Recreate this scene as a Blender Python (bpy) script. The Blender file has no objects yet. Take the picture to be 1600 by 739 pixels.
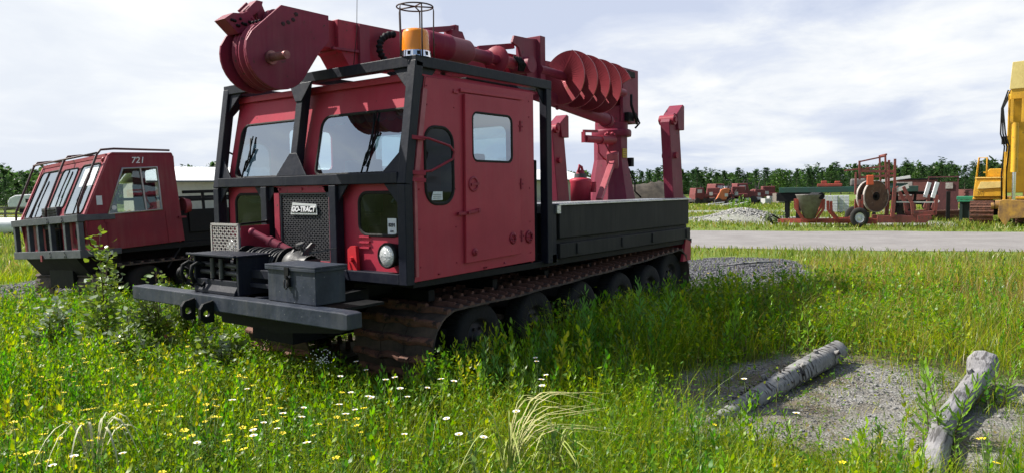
import bpy, bmesh, math, random
import numpy as np
from mathutils import Vector, Matrix
random.seed(7); RNG = np.random.default_rng(11)
R_ = math.radians
S = bpy.context.scene; C = S.collection
G = -0.07                                    # height of the yard ground

# ------------------------------------------------------------------ camera
cam_d = bpy.data.cameras.new('camera'); cam = bpy.data.objects.new('camera', cam_d); C.objects.link(cam)
RC = Matrix(((0.59547901, 0.05863502, -0.80122824), (-0.80324521, 0.02581591, -0.59508879), (-0.01420861, 0.99794563, 0.06247113)))
CAM = Vector((-4.0564, -4.0401, 1.6))
cam.matrix_world = Matrix.Translation(CAM) @ RC.to_4x4()
cam_d.sensor_width = 36; cam_d.lens = 36*1141/1600; cam_d.clip_start = 0.05; cam_d.clip_end = 3000
S.camera = cam
# ------------------------------------------------------------------ light
SUN = Vector((-0.40, 0.88, 1.0)).normalized()
S.view_settings.view_transform = 'Standard'; S.view_settings.look = 'None'
S.view_settings.gamma = 1; S.view_settings.exposure = 0.62
S.render.engine = 'CYCLES'
try: S.cycles.use_light_tree = False
except Exception: pass
S.cycles.max_bounces = 5; S.cycles.diffuse_bounces = 2; S.cycles.glossy_bounces = 3
S.cycles.transmission_bounces = 4; S.cycles.transparent_max_bounces = 8
sd = bpy.data.lights.new('sun', 'SUN'); so = bpy.data.objects.new('sun', sd); C.objects.link(so)
sd.energy = 5.0; sd.angle = R_(0.6); sd.color = (1.0, 0.95, 0.86)
so.rotation_euler = SUN.to_track_quat('Z', 'Y').to_euler(); so.location = (0, 0, 60)
W = bpy.data.worlds.new('World'); S.world = W; W.use_nodes = True
def world():
    nt = W.node_tree; nt.nodes.clear(); N = nt.nodes.new; L = nt.links.new
    out = N('ShaderNodeOutputWorld'); bg = N('ShaderNodeBackground'); L(bg.outputs[0], out.inputs[0])
    bg.inputs[1].default_value = 0.093
    sky = N('ShaderNodeTexSky'); sky.sky_type = 'NISHITA'; sky.sun_disc = False
    sky.sun_elevation = math.asin(SUN.z); sky.sun_rotation = math.atan2(SUN.x, SUN.y)
    sky.dust_density = 2.0; sky.air_density = 1.0
    tc = N('ShaderNodeTexCoord'); sep = N('ShaderNodeSeparateXYZ'); L(tc.outputs['Generated'], sep.inputs[0])
    def M(op, a, b=None, c=None):
        m = N('ShaderNodeMath'); m.operation = op
        for i, v in enumerate((a, b, c)):
            if v is None: continue
            if isinstance(v, (int, float)): m.inputs[i].default_value = v
            else: L(v, m.inputs[i])
        return m.outputs[0]
    z = M('MAXIMUM', sep.outputs[2], 0.0); zz = M('ADD', z, 0.16)
    cmb = N('ShaderNodeCombineXYZ'); L(M('DIVIDE', sep.outputs[0], zz), cmb.inputs[0]); L(M('DIVIDE', sep.outputs[1], zz), cmb.inputs[1])
    def noise(scale, detail, off, rough=.55, dist=0.0):
        mp = N('ShaderNodeMapping'); mp.inputs['Location'].default_value = off; L(cmb.outputs[0], mp.inputs[0])
        n = N('ShaderNodeTexNoise'); n.inputs['Scale'].default_value = scale; n.inputs['Detail'].default_value = detail
        n.inputs['Roughness'].default_value = rough; n.inputs['Distortion'].default_value = dist
        L(mp.outputs[0], n.inputs['Vector']); return n.outputs[0]
    def ramp(v, stops):
        r = N('ShaderNodeValToRGB'); e = r.color_ramp.elements
        while len(e) < len(stops): e.new(0.5)
        for el, (p, c) in zip(e, stops): el.position = p; el.color = (*c, 1)
        L(v, r.inputs[0]); return r.outputs[0]
    def mix(f, a, b):
        m = N('ShaderNodeMix'); m.data_type = 'RGBA'
        for s, v in ((0, f), (6, a), (7, b)):
            if isinstance(v, tuple): m.inputs[s].default_value = (*v, 1)
            elif isinstance(v, (int, float)): m.inputs[s].default_value = v
            else: L(v, m.inputs[s])
        return m.outputs[2]
    big = noise(0.55, 7, (3.1, 1.7, 0), .52, .3)
    fine = noise(1.5, 8, (0.3, 5.2, 0), .6, .4)
    tone = M('ADD', M('MULTIPLY', big, 0.62), M('MULTIPLY', fine, 0.38))
    cloud = ramp(tone, [(0.41, (4.3, 4.8, 6.0)), (0.47, (5.2, 5.6, 6.5)), (0.515, (6.3, 6.55, 6.9)), (0.575, (7.4, 7.45, 7.5))])
    # brighter high cloud towards the sun's side, far left of the view
    dt = N('ShaderNodeVectorMath'); dt.operation = 'DOT_PRODUCT'; L(tc.outputs['Generated'], dt.inputs[0])
    dt.inputs[1].default_value = Vector((0.28, 0.90, 0.36)).normalized()
    glow = M('MAXIMUM', M('SUBTRACT', dt.outputs['Value'], 0.86), 0.0)
    cloud = mix(M('MINIMUM', M('MULTIPLY', glow, 5.0), 0.55), cloud, (7.2, 7.4, 7.4))
    hz = M('POWER', M('SUBTRACT', 1.0, z), 14.0)
    cloud = mix(M('MULTIPLY', hz, 0.6), cloud, (5.2, 5.65, 6.3))
    # cloud bank fills the part of the sky the camera looks at; overhead and behind it breaks up into blue
    d2 = N('ShaderNodeVectorMath'); d2.operation = 'DOT_PRODUCT'; L(tc.outputs['Generated'], d2.inputs[0])
    d2.inputs[1].default_value = (0.42, 0.76, -0.62)
    bank = M('MULTIPLY_ADD', d2.outputs['Value'], 0.9, 0.98)
    brk = M('MULTIPLY', noise(2.0, 7, (1.6, 4.4, 0), .6, .3), 1.0)
    cv = M('ADD', bank, M('MULTIPLY', M('SUBTRACT', brk, 0.5), 2.4))
    cover = ramp(cv, [(0.30, (0.0,)*3), (0.62, (1,)*3)])
    fin = mix(cover, sky.outputs[0], cloud)
    L(fin, bg.inputs[0])
world()

# ------------------------------------------------------------------ materials
MATS = {}
def mat(name, col, rough=.6, metal=0.0, col2=None, nscale=6.0, bump=0.0, bscale=None, spec=.5, coat=0.0, lo=.35, hi=.65, speck=None, object_space=True, streak=None):
    if name in MATS: return MATS[name]
    m = bpy.data.materials.new(name); m.use_nodes = True; nt = m.node_tree; N = nt.nodes.new; L = nt.links.new
    b = nt.nodes['Principled BSDF']; MATS[name] = m
    b.inputs['Base Color'].default_value = (*col, 1); b.inputs['Roughness'].default_value = rough
    b.inputs['Metallic'].default_value = metal; b.inputs['Specular IOR Level'].default_value = spec
    b.inputs['Coat Weight'].default_value = coat; b.inputs['Coat Roughness'].default_value = .25
    if col2 is None and not bump: return m
    geo = N('ShaderNodeNewGeometry'); tc = N('ShaderNodeTexCoord')
    vec = tc.outputs['Object'] if object_space else geo.outputs['Position']
    n = N('ShaderNodeTexNoise'); n.inputs['Scale'].default_value = nscale; n.inputs['Detail'].default_value = 8; n.inputs['Roughness'].default_value = .65
    L(vec, n.inputs['Vector'])
    if col2 is not None:
        r = N('ShaderNodeValToRGB'); e = r.color_ramp.elements
        e[0].position = lo; e[0].color = (*col, 1); e[1].position = hi; e[1].color = (*col2, 1)
        L(n.outputs[0], r.inputs[0]); c = r.outputs[0]
        if speck:
            n2 = N('ShaderNodeTexNoise'); n2.inputs['Scale'].default_value = speck[1]; n2.inputs['Detail'].default_value = 5; L(vec, n2.inputs['Vector'])
            r2 = N('ShaderNodeValToRGB'); r2.color_ramp.elements[0].position = speck[2]; r2.color_ramp.elements[1].position = speck[2]+.05
            L(n2.outputs[0], r2.inputs[0])
            mx = N('ShaderNodeMix'); mx.data_type = 'RGBA'; L(r2.outputs[0], mx.inputs[0]); L(c, mx.inputs[6]); mx.inputs[7].default_value = (*speck[0], 1); c = mx.outputs[2]
        if streak:                                  # rain streaks and dust film running down upright panels
            mp = N('ShaderNodeMapping'); mp.inputs['Scale'].default_value = (1, 1, .07); L(vec, mp.inputs[0])
            n4 = N('ShaderNodeTexNoise'); n4.inputs['Scale'].default_value = 16; n4.inputs['Detail'].default_value = 7; n4.inputs['Roughness'].default_value = .7; L(mp.outputs[0], n4.inputs['Vector'])
            n5 = N('ShaderNodeTexNoise'); n5.inputs['Scale'].default_value = 1.3; n5.inputs['Detail'].default_value = 4; L(vec, n5.inputs['Vector'])
            mu = N('ShaderNodeMath'); mu.operation = 'MULTIPLY'; L(n4.outputs[0], mu.inputs[0]); L(n5.outputs[0], mu.inputs[1])
            r4 = N('ShaderNodeMapRange'); r4.inputs[1].default_value = .20; r4.inputs[2].default_value = .42; r4.inputs[3].default_value = 0; r4.inputs[4].default_value = streak[1]; L(mu.outputs[0], r4.inputs[0])
            m4 = N('ShaderNodeMix'); m4.data_type = 'RGBA'; L(r4.outputs[0], m4.inputs[0]); L(c, m4.inputs[6]); m4.inputs[7].default_value = (*streak[0], 1); c = m4.outputs[2]
        L(c, b.inputs['Base Color'])
        mr = N('ShaderNodeMapRange'); mr.inputs[3].default_value = max(rough-.1, .05); mr.inputs[4].default_value = min(rough+.15, 1)
        L(n.outputs[0], mr.inputs[0]); L(mr.outputs[0], b.inputs['Roughness'])
    if bump:
        n3 = N('ShaderNodeTexNoise'); n3.inputs['Scale'].default_value = bscale or nscale*4; n3.inputs['Detail'].default_value = 6; L(vec, n3.inputs['Vector'])
        bp = N('ShaderNodeBump'); bp.inputs['Strength'].default_value = bump; bp.inputs['Distance'].default_value = .02
        L(n3.outputs[0], bp.inputs['Height']); L(bp.outputs[0], b.inputs['Normal'])
    return m
RED   = mat('crimson_paint', (.44,.036,.066), .45, 0, (.36,.030,.056), 2.2, .16, 2.5, streak=((.40,.10,.11), .30), spec=.28, lo=.4, hi=.7, speck=((.07,.03,.022), 28, .70))
RED2  = mat('faded_crimson_paint', (.36,.032,.060), .5, 0, (.25,.026,.046), 3, .15, 9, spec=.28, speck=((.08,.035,.025), 22, .66))
MARN  = mat('maroon_paint', (.24,.022,.056), .5, 0, (.18,.020,.046), 2.5, .15, 5, spec=.25, streak=((.24,.09,.10), .35), speck=((.06,.03,.025), 20, .66))
ORED  = mat('orange_red_paint', (.36,.055,.03), .6, 0, (.20,.035,.025), 2.5, .2, 9, speck=((.12,.06,.04), 14, .60))
NAVY  = mat('blue_black_paint', (.007,.009,.019), .5, 0, (.013,.016,.028), 5, .18, 16, streak=((.06,.058,.055), .35), spec=.22, lo=.4, hi=.75, speck=((.07,.07,.075), 45, .74))
BLACK = mat('black_paint', (.005,.0055,.007), .6, 0, (.010,.0105,.012), 5, .2, 14, spec=.2)
CHARC = mat('charcoal_box_paint', (.013,.0135,.015), .6, 0, (.020,.0205,.022), 4, .12, 6, streak=((.07,.065,.06), .4), spec=.2)
SLATE = mat('worn_slate_paint', (.020,.027,.044), .48, 0, (.045,.055,.078), 5, .25, 12, streak=((.11,.11,.11), .5), spec=.3, lo=.4, hi=.7, speck=((.16,.17,.18), 40, .68))
STEEL = mat('bare_steel', (.09,.09,.092), .5, .3, (.05,.05,.052), 12, .15)
ALU   = mat('checker_plate_aluminium', (.62,.63,.64), .35, .75, (.48,.49,.5), 18, .35, 60)
RUST  = mat('rusty_track_steel', (.085,.045,.033), .8, .0, (.24,.10,.065), 7, .5, 40, speck=((.05,.03,.025), 20, .58))
RUSTB = mat('rust_brown', (.10,.045,.03), .85, 0, (.17,.08,.05), 3, .4, 20)
RUBB  = mat('worn_rubber', (.009,.009,.009), .85, 0, (.022,.019,.017), 6, .4, 30)
BELT  = mat('muddy_rubber_belt', (.035,.027,.023), .85, 0, (.12,.082,.062), 5, .5, 25)
AUGM  = mat('auger_flight_paint', (.30,.045,.06), .36, .2, (.22,.04,.05), 3, .15, 12, lo=.4, hi=.7, spec=.35, speck=((.20,.06,.035), 5, .66))
WHITE = mat('white_paint', (.78,.79,.80), .5, 0, (.62,.64,.66), 3, .05)
DARKI = mat('dark_interior', (.02,.022,.024), .8)
SEATM = mat('seat_vinyl', (.03,.03,.035), .6)
YEL   = mat('yellow_paint', (.72,.40,.02), .5, 0, (.52,.27,.02), 2, .12, 8, speck=((.2,.12,.05), 12, .66))
YELP  = mat('pale_yellow_paint', (.78,.62,.24), .5, 0, (.6,.46,.16), 2, .1)
GRNP  = mat('dark_green_paint', (.012,.07,.05), .5, 0, (.02,.05,.04), 3, .1)
GRNB  = mat('bright_green_paint', (.02,.22,.11), .5, 0, (.02,.16,.09), 3, .1)
CHROM = mat('chrome', (.8,.8,.8), .12, 1.0)
RODM  = mat('dull_pin_steel', (.35,.2,.19), .4, .5, (.2,.06,.06), 9)
YTAG  = mat('yellow_tag', (.60,.42,.03), .6)
STICK = mat('white_sticker', (.75,.77,.78), .5, 0, (.6,.65,.7), 40)
INK   = mat('sticker_ink', (.06,.07,.09), .6)
PWHITE= mat('painted_lettering', (.8,.8,.8), .5)
PINK  = mat('sun_bleached_red', (.42,.10,.12), .45, 0, (.30,.05,.07), 5, .1)  # lighter, pinker copy of the red; direct sunlight put into the colour
def glass(name, tint=(.75,.84,.84), refl=.10, dark=.0):
    m = bpy.data.materials.new(name); m.use_nodes = True; nt = m.node_tree; nt.nodes.clear(); N = nt.nodes.new; L = nt.links.new
    o = N('ShaderNodeOutputMaterial'); tr = N('ShaderNodeBsdfTransparent'); tr.inputs[0].default_value = (*tint, 1)
    gl = N('ShaderNodeBsdfGlossy'); gl.inputs['Roughness'].default_value = .02; gl.inputs['Color'].default_value = (.82,.92,1,1)
    df = N('ShaderNodeBsdfDiffuse'); df.inputs[0].default_value = (.35,.38,.38,1)
    lw = N('ShaderNodeLayerWeight'); lw.inputs[0].default_value = .5
    tc = N('ShaderNodeTexCoord'); n = N('ShaderNodeTexNoise'); n.inputs['Scale'].default_value = 4; n.inputs['Detail'].default_value = 6; L(tc.outputs['Object'], n.inputs['Vector'])
    mr = N('ShaderNodeMapRange'); mr.inputs[1].default_value = .4; mr.inputs[2].default_value = .8; mr.inputs[3].default_value = .0; mr.inputs[4].default_value = .06; L(n.outputs[0], mr.inputs[0])
    fr = N('ShaderNodeMapRange'); fr.inputs[3].default_value = refl; fr.inputs[4].default_value = .95
    p = N('ShaderNodeMath'); p.operation = 'POWER'; p.inputs[1].default_value = 2.2 if refl > .05 else 4.0; L(lw.outputs['Facing'], p.inputs[0]); L(p.outputs[0], fr.inputs[0])
    m1 = N('ShaderNodeMixShader'); m2 = N('ShaderNodeMixShader')
    L(mr.outputs[0], m1.inputs[0]); L(tr.outputs[0], m1.inputs[1]); L(df.outputs[0], m1.inputs[2])
    L(fr.outputs[0], m2.inputs[0]); L(m1.outputs[0], m2.inputs[1]); L(gl.outputs[0], m2.inputs[2]); L(m2.outputs[0], o.inputs[0])
    MATS[name] = m; return m
GLASS = glass('cab_glass', (.50,.66,.70), .30)
GLDK  = glass('dark_window_glass', (.10,.14,.17), .015)
GLMID = glass('door_window_glass', (.55,.62,.64), .22)
GLCLR = glass('clear_side_glass', (.70,.76,.76), .06)
def amber():
    m = mat('amber_lens', (.95,.30,.015), .25, spec=.6); b = m.node_tree.nodes['Principled BSDF']
    b.inputs['Transmission Weight'].default_value = .1; b.inputs['Subsurface Weight'].default_value = .4
    b.inputs['Subsurface Radius'].default_value = (.1,.04,.01); return m
AMBER = amber()
LENS = mat('headlight_glass', (.75,.76,.76), .18, .3, (.5,.52,.52), 60, .5, 90)

# ------------------------------------------------------------------ mesh helpers
def rmat(axis_from, axis_to):
    return axis_from.rotation_difference(axis_to).to_matrix()
class MB:
    def __init__(s): s.v = []; s.f = []; s.sm = []
    def add(s, vs, fs, sm=False):
        o = len(s.v); s.v += [tuple(v) for v in vs]; s.f += [tuple(i+o for i in f) for f in fs]; s.sm += [sm]*len(fs); return s
    def box(s, x0, x1, y0, y1, z0, z1, M=None):
        vs = [(x, y, z) for z in (z0, z1) for y in (y0, y1) for x in (x0, x1)]
        if M is not None: vs = [M @ Vector(v) for v in vs]
        return s.add(vs, [(0,2,3,1),(4,5,7,6),(0,1,5,4),(2,6,7,3),(0,4,6,2),(1,3,7,5)])
    def bar(s, p, q, w, h=None, up=(0,0,1)):
        h = h or w; p = Vector(p); q = Vector(q); d = (q-p).normalized(); up = Vector(up)
        if abs(d.dot(up)) > .98: up = Vector((0,1,0)) if abs(d.y) < .9 else Vector((1,0,0))
        a = d.cross(up).normalized(); b = a.cross(d).normalized()
        vs = [c + a*sx*w/2 + b*sy*h/2 for c in (p, q) for sx, sy in ((-1,-1),(1,-1),(1,1),(-1,1))]
        return s.add(vs, [(0,1,2,3),(7,6,5,4),(0,4,5,1),(1,5,6,2),(2,6,7,3),(3,7,4,0)])
    def cyl(s, p, q, r, r2=None, n=20, caps=True):
        r2 = r if r2 is None else r2; p = Vector(p); q = Vector(q); m = rmat(Vector((0,0,1)), (q-p).normalized())
        vs = []
        for c, rr in ((p, r), (q, r2)):
            vs += [c + m @ Vector((rr*math.cos(2*math.pi*i/n), rr*math.sin(2*math.pi*i/n), 0)) for i in range(n)]
        s.add(vs, [(i, (i+1)%n, n+(i+1)%n, n+i) for i in range(n)], True)
        if caps:
            s.add(vs[:n], [tuple(reversed(range(n)))]); s.add(vs[n:], [tuple(range(n))])
        return s
    def tube(s, pts, r, n=8, closed=False, smooth=True):
        pts = [Vector(p) for p in pts]; k = len(pts); rs = r if isinstance(r, (list, tuple)) else [r]*k
        ref = None; vs = []
        for i, p in enumerate(pts):
            a = pts[(i-1) % k] if (closed or i > 0) else p; b = pts[(i+1) % k] if (closed or i < k-1) else p
            t = (b-a).normalized()
            if ref is None: ref = t.orthogonal().normalized()
            ref = (ref - t*ref.dot(t)).normalized(); bi = t.cross(ref)
            vs += [p + (ref*math.cos(2*math.pi*j/n) + bi*math.sin(2*math.pi*j/n))*rs[i] for j in range(n)]
        fs = []
        for i in range(k if closed else k-1):
            i2 = (i+1) % k
            fs += [(i*n+j, i*n+(j+1)%n, i2*n+(j+1)%n, i2*n+j) for j in range(n)]
        if not closed: fs += [tuple(reversed(range(n))), tuple(range((k-1)*n, k*n))]
        return s.add(vs, fs, smooth)
    def lathe(s, prof, origin, axis, n=32):      # prof: (radius, along) pairs
        o = Vector(origin); m = rmat(Vector((0,0,1)), Vector(axis).normalized()); vs = []
        for r, h in prof: vs += [o + m @ Vector((r*math.cos(2*math.pi*i/n), r*math.sin(2*math.pi*i/n), h)) for i in range(n)]
        fs = []
        for k in range(len(prof)-1): fs += [(k*n+i, k*n+(i+1)%n, (k+1)*n+(i+1)%n, (k+1)*n+i) for i in range(n)]
        return s.add(vs, fs, True)
    def prism(s, pts, f, a, b):                  # f(u, v, w) -> xyz ; extrude w from a to b
        n = len(pts); vs = [f(u, v, a) for u, v in pts] + [f(u, v, b) for u, v in pts]
        return s.add(vs, [tuple(reversed(range(n))), tuple(range(n, 2*n))] + [(i, (i+1)%n, n+(i+1)%n, n+i) for i in range(n)])
    def plate(s, outer, holes, f, a, b):
        from mathutils.geometry import tessellate_polygon
        loops = [outer]+list(holes); flat = [p for l in loops for p in l]; n = len(flat)
        tri = tessellate_polygon([[Vector((u, v, 0)) for u, v in l] for l in loops])
        vs = [f(u, v, a) for u, v in flat] + [f(u, v, b) for u, v in flat]
        fs = [tuple(t) for t in tri] + [tuple(i+n for i in reversed(t)) for t in tri]; o = 0
        for l in loops:
            k = len(l); fs += [(o+i, o+(i+1)%k, n+o+(i+1)%k, n+o+i) for i in range(k)]; o += k
        return s.add(vs, fs)
    def sphere(s, c, r, n=14, sc=(1,1,1)):
        vs = []; fs = []; m = n//2
        for i in range(m+1):
            for j in range(n):
                t = math.pi*i/m; p = 2*math.pi*j/n
                vs.append((c[0]+r*sc[0]*math.sin(t)*math.cos(p), c[1]+r*sc[1]*math.sin(t)*math.sin(p), c[2]+r*sc[2]*math.cos(t)))
        for i in range(m): fs += [(i*n+j, (i+1)*n+j, (i+1)*n+(j+1)%n, i*n+(j+1)%n) for j in range(n)]
        return s.add(vs, fs, True)
    def build(s, name, m, parent=None, bevel=0.0, recalc=True, label=None):
        me = bpy.data.meshes.new(name); me.from_pydata(s.v, [], s.f)
        me.polygons.foreach_set('use_smooth', s.sm)
        if recalc:
            bm = bmesh.new(); bm.from_mesh(me); bmesh.ops.recalc_face_normals(bm, faces=bm.faces); bm.to_mesh(me); bm.free()
        me.materials.append(m); o = bpy.data.objects.new(name, me); C.objects.link(o)
        if parent is not None: put(o, parent)
        if bevel:
            b = o.modifiers.new('bevel', 'BEVEL'); b.width = bevel; b.segments = 2; b.limit_method = 'ANGLE'; b.angle_limit = R_(35); b.harden_normals = False
        if label: o['label'] = label
        return o
def put(o, parent):
    o.parent = parent
    if parent.parent is None:                # parts are modelled in the frame the root had while they were built
        o.matrix_parent_inverse = (Matrix.Translation(parent.location) @ parent.rotation_euler.to_matrix().to_4x4()).inverted()
def thing(name, label, cat, loc=(0,0,0), rz=0, group=None):
    o = bpy.data.objects.new(name, None); C.objects.link(o); o.location = loc; o.rotation_euler = (0,0,rz); o.empty_display_size = .3
    o['label'] = label; o['category'] = cat
    if group: o['group'] = group
    return o
def tag(o, label, cat, group=None, kind=None):
    o['label'] = label; o['category'] = cat
    if group: o['group'] = group
    if kind: o['kind'] = kind
    return o
def dup(root, loc=None, rz=None, label=None, scale=None):
    kids = {}
    for o in bpy.data.objects:
        if o.parent: kids.setdefault(o.parent.name, []).append(o)
    def cp(o, par):
        c = o.copy(); C.objects.link(c)
        if par is not None: c.parent = par
        for k in kids.get(o.name, []): cp(k, c)
        return c
    r = cp(root, None)
    if loc is not None: r.location = loc
    if rz is not None: r.rotation_euler = (0,0,rz)
    if scale is not None: r.scale = scale
    if label: r['label'] = label
    return r
def rr(x0, z0, x1, z1, r, n=5):
    rs = r if isinstance(r, (tuple, list)) else (r,)*4; pts = []     # corners: (x0,z0),(x1,z0),(x1,z1),(x0,z1)
    for (cx, cz, a), q in zip(((x0,z0,180),(x1,z0,270),(x1,z1,0),(x0,z1,90)), rs):
        sx = 1 if cx == x0 else -1; sz = 1 if cz == z0 else -1
        for i in range(n+1):
            t = R_(a+90*i/n); pts.append((cx+sx*q+q*math.cos(t), cz+sz*q+q*math.sin(t)))
    return pts
def circ(u, v, r, n=20): return [(u+r*math.cos(2*math.pi*i/n), v+r*math.sin(2*math.pi*i/n)) for i in range(n)]
XZ = lambda u, v, w: (u, w, v)          # plane facing -y, w = y
YZ = lambda u, v, w: (w, u, v)          # plane facing -x, w = x
XY = lambda u, v, w: (u, v, w)
def text(name, body, size, m, parent, loc, xdir, ydir, extrude=.002, shear=0, label=None, align='CENTER', bold=0.0):
    cu = bpy.data.curves.new(name, 'FONT'); cu.body = body; cu.size = size; cu.extrude = extrude; cu.align_x = align; cu.align_y = 'CENTER'; cu.shear = shear; cu.offset = bold
    t = bpy.data.objects.new(name+'_src', cu); C.objects.link(t); dg = bpy.context.evaluated_depsgraph_get()
    me = bpy.data.meshes.new_from_object(t.evaluated_get(dg)); bpy.data.objects.remove(t)
    x = Vector(xdir).normalized(); y = Vector(ydir).normalized(); z = x.cross(y); y = z.cross(x)
    M = Matrix.Translation(loc) @ Matrix((x, y, z)).transposed().to_4x4(); me.transform(M)
    me.materials.clear(); me.materials.append(m); o = bpy.data.objects.new(name, me); C.objects.link(o)
    if parent is not None: put(o, parent)
    if label: o['label'] = label
    return o
def mesh_panel(mb, f, u0, u1, v0, v1, step, wd, w, slope=1.0, both=True):
    # expanded metal: crossing strands clipped to the rectangle
    up_ = Vector(f(0,0,1))-Vector(f(0,0,0))
    for sgn in ((1, -1) if both else (1,)):
        k = sgn*slope; h = (u1-u0)*slope; c = (v0-h if sgn > 0 else v0); cmax = (v1 if sgn > 0 else v1+h)
        while c < cmax:
            pts = []
            for u in (u0, u1):
                v = c+k*(u-u0)
                if v0 <= v <= v1: pts.append((u, v))
            for v in (v0, v1):
                u = u0+(v-c)/k
                if u0 < u < u1: pts.append((u, v))
            if len(pts) >= 2:
                a, b = Vector(f(*pts[0], w)), Vector(f(*pts[1], w))
                if (a-b).length > step*.3: mb.bar(a, b, wd, wd*.7, up=up_)
            c += step
    return mb
# ================================================================== the digger derrick carrier
car = thing('tracked_carrier', 'large crimson tracked carrier with digger boom, auger and blue-black guard frame round its cab', 'tracked vehicle', (2.6, 1.3, G))
P = car
# ---- hull and floor
m = MB(); m.box(-.30, 5.35, 1.05, 1.62, .34, .84)
m.prism([(-.30,.84),(-.30,.55),(.1,.34),(.1,.84)], XZ, 1.0, 1.66)
m.box(.12, 5.7, .05, 2.60, .835, .895)
m.box(.12, 5.4, .75, 1.9, .70, .834)
for x in (.6, 1.5, 2.4, 3.3, 4.2, 5.0): m.bar((x,.3,.70), (x,2.35,.70), .08, .10)
m.build('hull', BLACK, P, .004)
m = MB()
for s in (-1, 1):
    y = 1.33+s*.62
    m.bar((.5, y, .44), (5.2, y, .44), .10, .16)
m.build('suspension_beam', BLACK, P)
# ---- cab shell. lower front vertical at x=.10, upper front raked
XF = .105
def frake(z): return XF if z <= 1.70 else XF+(z-1.70)/(2.52-1.70)*.175
FR = lambda u, v, w: (frake(v)+w, u, v)                    # front skin mapping
cab = MB()
side = [(XF,.885),(1.80,.915),(1.80,2.54),(.285,2.52),(.105,1.70)]
wq = rr(.265, 1.50, .605, 2.125, (.13,.13,.13,.12), 6); dw = rr(.84, 1.86, 1.41, 2.28, .06, 4)
cab.plate(side, [wq, dw], XZ, .03, .055)
cab.plate(side, [rr(.265,1.50,.605,2.125,.13,6), dw], XZ, 2.535, 2.56)
# front below the break
lw1 = rr(.14, 1.25, .64, 1.60, (.1,.09,.09,.1), 5); lw2 = rr(1.96, 1.25, 2.42, 1.60, .09, 5)
cab.plate([(.03,.90),(2.56,.90),(2.56,1.70),(.03,1.70)], [lw1, lw2], YZ, XF, XF+.02)
ws1 = rr(.19, 1.76, 1.22, 2.275, (.03,.06,.10,.03), 5); ws2 = rr(1.52, 1.76, 2.44, 2.275, (.05,.06,.10,.05), 5)
cab.plate([(.03,1.70),(2.56,1.70),(2.56,2.525),(.03,2.525)], [ws1, ws2], FR, 0, .02)
cab.plate([(.055,.90),(2.535,.90),(2.535,2.52),(.055,2.52)], [rr(.35,1.75,1.0,2.25,.08), rr(1.6,1.75,2.25,2.25,.08)], YZ, 1.775, 1.80)
cab.prism([(.03,2.523),(.05,2.56),(2.54,2.56),(2.56,2.523)], lambda u,v,w:(w,u,v), .26, 1.83)
cab.box(.245, .262, .05, 2.54, 2.50, 2.545)
cab.box(.62, .68, .018, .0295, 2.42, 2.44)
cab.bar((.70,.020,2.452), (1.60,.020,2.462), .018, .03)            # rain strip above the door
cb = cab.build('cab', RED, P, .004)
m = MB(); m.bar((.118,.012,1.70),(.118,.012,.93),.028,.035); m.bar((.135,.01,1.74),(.262,.02,2.42),.05,.03); m.build('corner_strip', PINK, cb)
m = MB()
for z in (1.0,1.3,1.62,2.3,2.45):
    for x in (.19,.63,1.72):
        if x < .2 and z > 2: x = .30
        m.cyl((x,.03,z),(x,.024,z),.006,n=8)
for x in (1.0,1.03,1.3,.4): m.cyl((x,.03,.93+.02*math.sin(x*30)),(x,.024,.93),.009,n=8)
m.build('rivet', RED2, cb)
# roof clutter
m = MB(); m.box(.98,1.62,.18,.62,2.585,2.61); m.box(1.02,1.56,.22,.58,2.565,2.59); m.build('roof_hatch', BLACK, cb, .003)
m = MB(); m.bar((.58,.10,2.56),(.58,.10,2.625),.03); m.box(.50,.66,.07,.13,2.60,2.625); m.build('roof_bracket', BLACK, cb)
# interior
m = MB(); m.box(.14,1.76,.06,2.53,.91,.95); m.box(.13,.50,.06,2.53,.95,1.22); m.prism([(.13,1.22),(.50,1.22),(.40,1.60),(.13,1.66)], XZ, .95, 1.75); m.build('cab_interior', DARKI, cb)
for y in (.55, 1.95):
    m = MB(); m.box(.85,1.35,y-.25,y+.25,1.25,1.38); m.box(1.28,1.40,y-.24,y+.24,1.38,1.95); m.build('seat', SEATM, cb, .02)
m = MB(); m.lathe([(.19,-.012),(.205,0),(.19,.012),(.175,0),(.19,-.012)], (.62,.6,1.72), (-.75,0,.6), 28); m.bar((.62,.6,1.72),(.45,.6,1.5),.03); m.bar((.62,.42,1.72),(.62,.78,1.72),.02); m.build('steering_wheel', BLACK, cb)
m = MB()      # scalloped sun valance inside the near windshield
for i in range(8): m.prism([(.19+.125*i,2.275)]+[(.19+.125*i+.0625-.0625*math.cos(math.pi*k/8), 2.225-.035*math.sin(math.pi*k/8)) for k in range(9)]+[(.315+.125*i,2.275)], FR, .03, .036)
m.build('sun_valance', DARKI, cb)
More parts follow.
